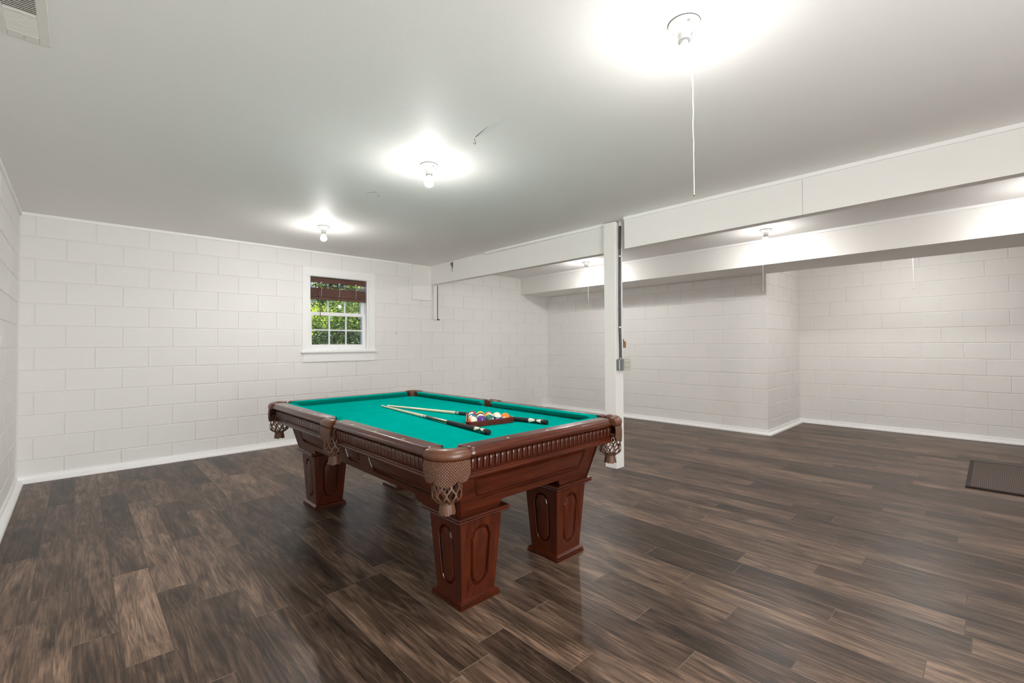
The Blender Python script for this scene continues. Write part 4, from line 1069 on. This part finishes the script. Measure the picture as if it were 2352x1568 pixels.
def number_mesh(n, axis):
    cu = bpy.data.curves.new('num', 'FONT'); cu.body = str(n); cu.size = 0.0125 if n < 10 else 0.0105; cu.align_x = 'CENTER'; cu.align_y = 'CENTER'; cu.resolution_u = 3
    o = bpy.data.objects.new('num', cu); COL.objects.link(o)
    dg = bpy.context.evaluated_depsgraph_get(); me = bpy.data.meshes.new_from_object(o.evaluated_get(dg))
    bpy.data.objects.remove(o); bpy.data.curves.remove(cu)
    a = axis.normalized(); up = (u_-a*u_.dot(a)); up = up.normalized() if up.length > 0.05 else r_.copy(); rt = up.cross(a)
    for v in me.vertices:
        p = a*BR+rt*v.co.x+up*v.co.y; v.co = p.normalized()*(BR+0.00015)
    me.materials.append(M_black); me.name = 'number'; return me
Dm = 2*BR+0.0002
for i, row in enumerate(grid):
    for j, n in enumerate(row):
        q = RC + ex*((j-(len(row)-1)/2)*Dm) + ey*((i*sqrt(3)/2-2*sqrt(3)/3)*Dm)
        cap = caps.get(n); na = nums.get(n) or perp(cap, {13: -r_-u_, 10: c_, 14: c_, 15: r_+c_, 9: c_, 12: c_, 11: c_+r_}[n])
        me = sp.mesh('pool_ball', ball_mat(n, colr[n], cap, na), 180)
        o = obj('pool_ball', me, None, (q.x, q.y, ZB+BR+0.0002))
        tag(o, '%s pool ball %s' % (names[n], where[n]), 'pool ball', 'racked pool balls')
        obj('number', number_mesh(n, na), o)

def sleeve_mat():
    m, nt, p = new_mat('inlaid_sleeve')
    tc = N(nt, 'ShaderNodeTexCoord'); sp_ = N(nt, 'ShaderNodeSeparateXYZ'); L(nt, tc.outputs['Object'], sp_.inputs[0])
    an = N(nt, 'ShaderNodeMath', operation='ARCTAN2'); L(nt, sp_.outputs['Y'], an.inputs[0]); L(nt, sp_.outputs['X'], an.inputs[1])
    k = N(nt, 'ShaderNodeMath', operation='MULTIPLY'); k.inputs[1].default_value = 2.0; L(nt, an.outputs[0], k.inputs[0])
    s = N(nt, 'ShaderNodeMath', operation='COSINE'); L(nt, k.outputs[0], s.inputs[0])
    z = N(nt, 'ShaderNodeMapRange'); z.inputs['From Min'].default_value = 0.03; z.inputs['From Max'].default_value = 0.125; z.inputs['To Min'].default_value = -1; z.inputs['To Max'].default_value = 1
    L(nt, sp_.outputs['Z'], z.inputs['Value']); za = N(nt, 'ShaderNodeMath', operation='ABSOLUTE'); L(nt, z.outputs[0], za.inputs[0])
    ad = N(nt, 'ShaderNodeMath', operation='MULTIPLY_ADD'); ad.inputs[1].default_value = 2.0; ad.inputs[2].default_value = -1.15; L(nt, za.outputs[0], ad.inputs[0])
    gt = N(nt, 'ShaderNodeMath', operation='GREATER_THAN'); L(nt, s.outputs[0], gt.inputs[0])
    ng = N(nt, 'ShaderNodeMath', operation='MULTIPLY'); ng.inputs[1].default_value = -1.0; L(nt, ad.outputs[0], ng.inputs[0]); L(nt, ng.outputs[0], gt.inputs[1])
    # small pearl diamond in the middle of the dark field
    d1 = N(nt, 'ShaderNodeMath', operation='MULTIPLY'); d1.inputs[1].default_value = 5.0; L(nt, za.outputs[0], d1.inputs[0])
    d2 = N(nt, 'ShaderNodeMath', operation='ADD'); L(nt, d1.outputs[0], d2.inputs[0]); s1 = N(nt, 'ShaderNodeMath', operation='MULTIPLY_ADD'); s1.inputs[1].default_value = 6.0; s1.inputs[2].default_value = 6.0; L(nt, s.outputs[0], s1.inputs[0]); L(nt, s1.outputs[0], d2.inputs[1])
    l2 = N(nt, 'ShaderNodeMath', operation='LESS_THAN'); l2.inputs[1].default_value = 0.9; L(nt, d2.outputs[0], l2.inputs[0])
    mxx = N(nt, 'ShaderNodeMath', operation='MAXIMUM'); L(nt, gt.outputs[0], mxx.inputs[0]); L(nt, l2.outputs[0], mxx.inputs[1])
    mx = N(nt, 'ShaderNodeMix', data_type='RGBA'); mx.inputs['A'].default_value = (0.01, 0.009, 0.008, 1); mx.inputs['B'].default_value = (0.78, 0.74, 0.62, 1)
    L(nt, mxx.outputs[0], mx.inputs['Factor']); L(nt, mx.outputs['Result'], p.inputs['Base Color']); p.inputs['Roughness'].default_value = 0.15; p.inputs['Coat Weight'].default_value = 0.6
    return m
M_sleeve = sleeve_mat()
M_maple = simple('pale_maple', (0.74, 0.66, 0.47), 0.3, noise=0.06, nscale=30, coat=0.3)
M_ferr = simple('ivory_ferrule', (0.85, 0.82, 0.74), 0.35)
M_tip = simple('blue_tip', (0.05, 0.12, 0.2), 0.9)
M_gloss = simple('black_lacquer', (0.010, 0.010, 0.011), 0.18, coat=0.5)
M_wrap = simple('black_wrap', (0.006, 0.006, 0.007), 0.7, bump=0.3, bscale=900)
M_rub = simple('black_rubber', (0.006, 0.006, 0.007), 0.7)
def cue(label, butt, tip, spin):
    b, t = Vector(butt), Vector(tip); d = (t-b); Lc = 1.45; d.normalize()
    t_ = obj('pool_cue', None, None, b); tag(t_, label, 'pool cue', 'cues on the table')
    t_.rotation_mode = 'QUATERNION'; t_.rotation_quaternion = d.to_track_quat('Z', 'Y') @ Matrix.Rotation(spin, 3, 'Z').to_quaternion()
    def seg(name, M, pr, n=20): mb = MB(); mb.lathe(pr, n); mb.build(name, M, t_, 40)
    def R(z): return 0.0147-0.0082*(z/Lc)
    seg('bumper', M_rub, [(0.009, 0.0), (0.0128, 0.002), (0.0138, 0.006), (0.0138, 0.022), (0.0142, 0.024)])
    seg('butt_cap', M_gloss, [(R(0)*1.0, 0.024), (R(0.03), 0.040)])
    seg('sleeve_ring', M_brass, [(R(0.04)+0.0001, 0.040), (R(0.04)+0.0001, 0.0425)])
    seg('butt_sleeve', M_sleeve, [(R(0.0425), 0.0425), (R(0.13), 0.128)])
    seg('sleeve_ring', M_brass, [(R(0.128)+0.0001, 0.128), (R(0.131)+0.0001, 0.131)])
    seg('wrap', M_wrap, [(R(0.131), 0.131), (R(0.44), 0.43)])
    seg('forearm', M_gloss, [(R(0.43), 0.43), (R(0.70), 0.70)])
    for k in range(4):
        a0 = k*pi/2; mb = MB(); pts = []
        for z, w in ((0.432, 0.36), (0.50, 0.26), (0.57, 0.13), (0.63, 0.01)):
            pts.append([((R(z)+0.00025)*cos(a0+w*q), (R(z)+0.00025)*sin(a0+w*q), z) for q in (-1, -0.5, 0, 0.5, 1)])
        mb.loft(pts, closed=False); mb.build('point_inlay', M_maple, t_, recalc=False)
    seg('joint_collar', M_chrome, [(R(0.70)+0.0002, 0.70), (R(0.70)+0.0002, 0.706), (R(0.7), 0.707), (R(0.7), 0.711), (R(0.71)+0.0002, 0.712), (R(0.72)+0.0002, 0.722)])
    seg('joint_ring', M_gloss, [(R(0.722), 0.722), (R(0.727), 0.730)])
    seg('shaft', M_maple, [(R(0.73), 0.73), (R(1.0), 1.0), (R(Lc-0.03), Lc-0.03)])
    seg('ferrule', M_ferr, [(0.0064, Lc-0.03), (0.0064, Lc-0.006)])
    seg('tip', M_tip, [(0.0064, Lc-0.006), (0.006, Lc-0.002), (0.003, Lc)])
cue('pool cue lying behind the ball rack, its black butt showing right of the rack', (2.391, -4.216, ZB+0.0152), (2.118, -2.79, ZB+0.0072), 0.5)
cue('pool cue lying in front of the ball rack, nearer to the camera', (1.947, -4.208, ZB+0.0152), (2.085, -2.765, ZB+0.0072), 0.9)

# ------------------------------------------------------------------ floor mat
mm = MB(); mm.box(5.80, 7.0, -6.75, -5.862, 0.0003, 0.012, 0.004)
fm_ = tag(mm.build('floor_mat', M_mat), 'dark brown ribbed floor mat on the planks beyond the beam', 'mat')
mm = MB()
for (a, b, c, d) in ((5.795, 5.825, -6.755, -5.857), (6.975, 7.005, -6.755, -5.857), (5.825, 6.975, -5.887, -5.857), (5.825, 6.975, -6.755, -6.725)): mm.box(a, b, c, d, 0.0003, 0.0135, 0.003)
mm.build('edge_binding', simple('mat_edge', (0.03, 0.02, 0.017), 0.8), fm_)
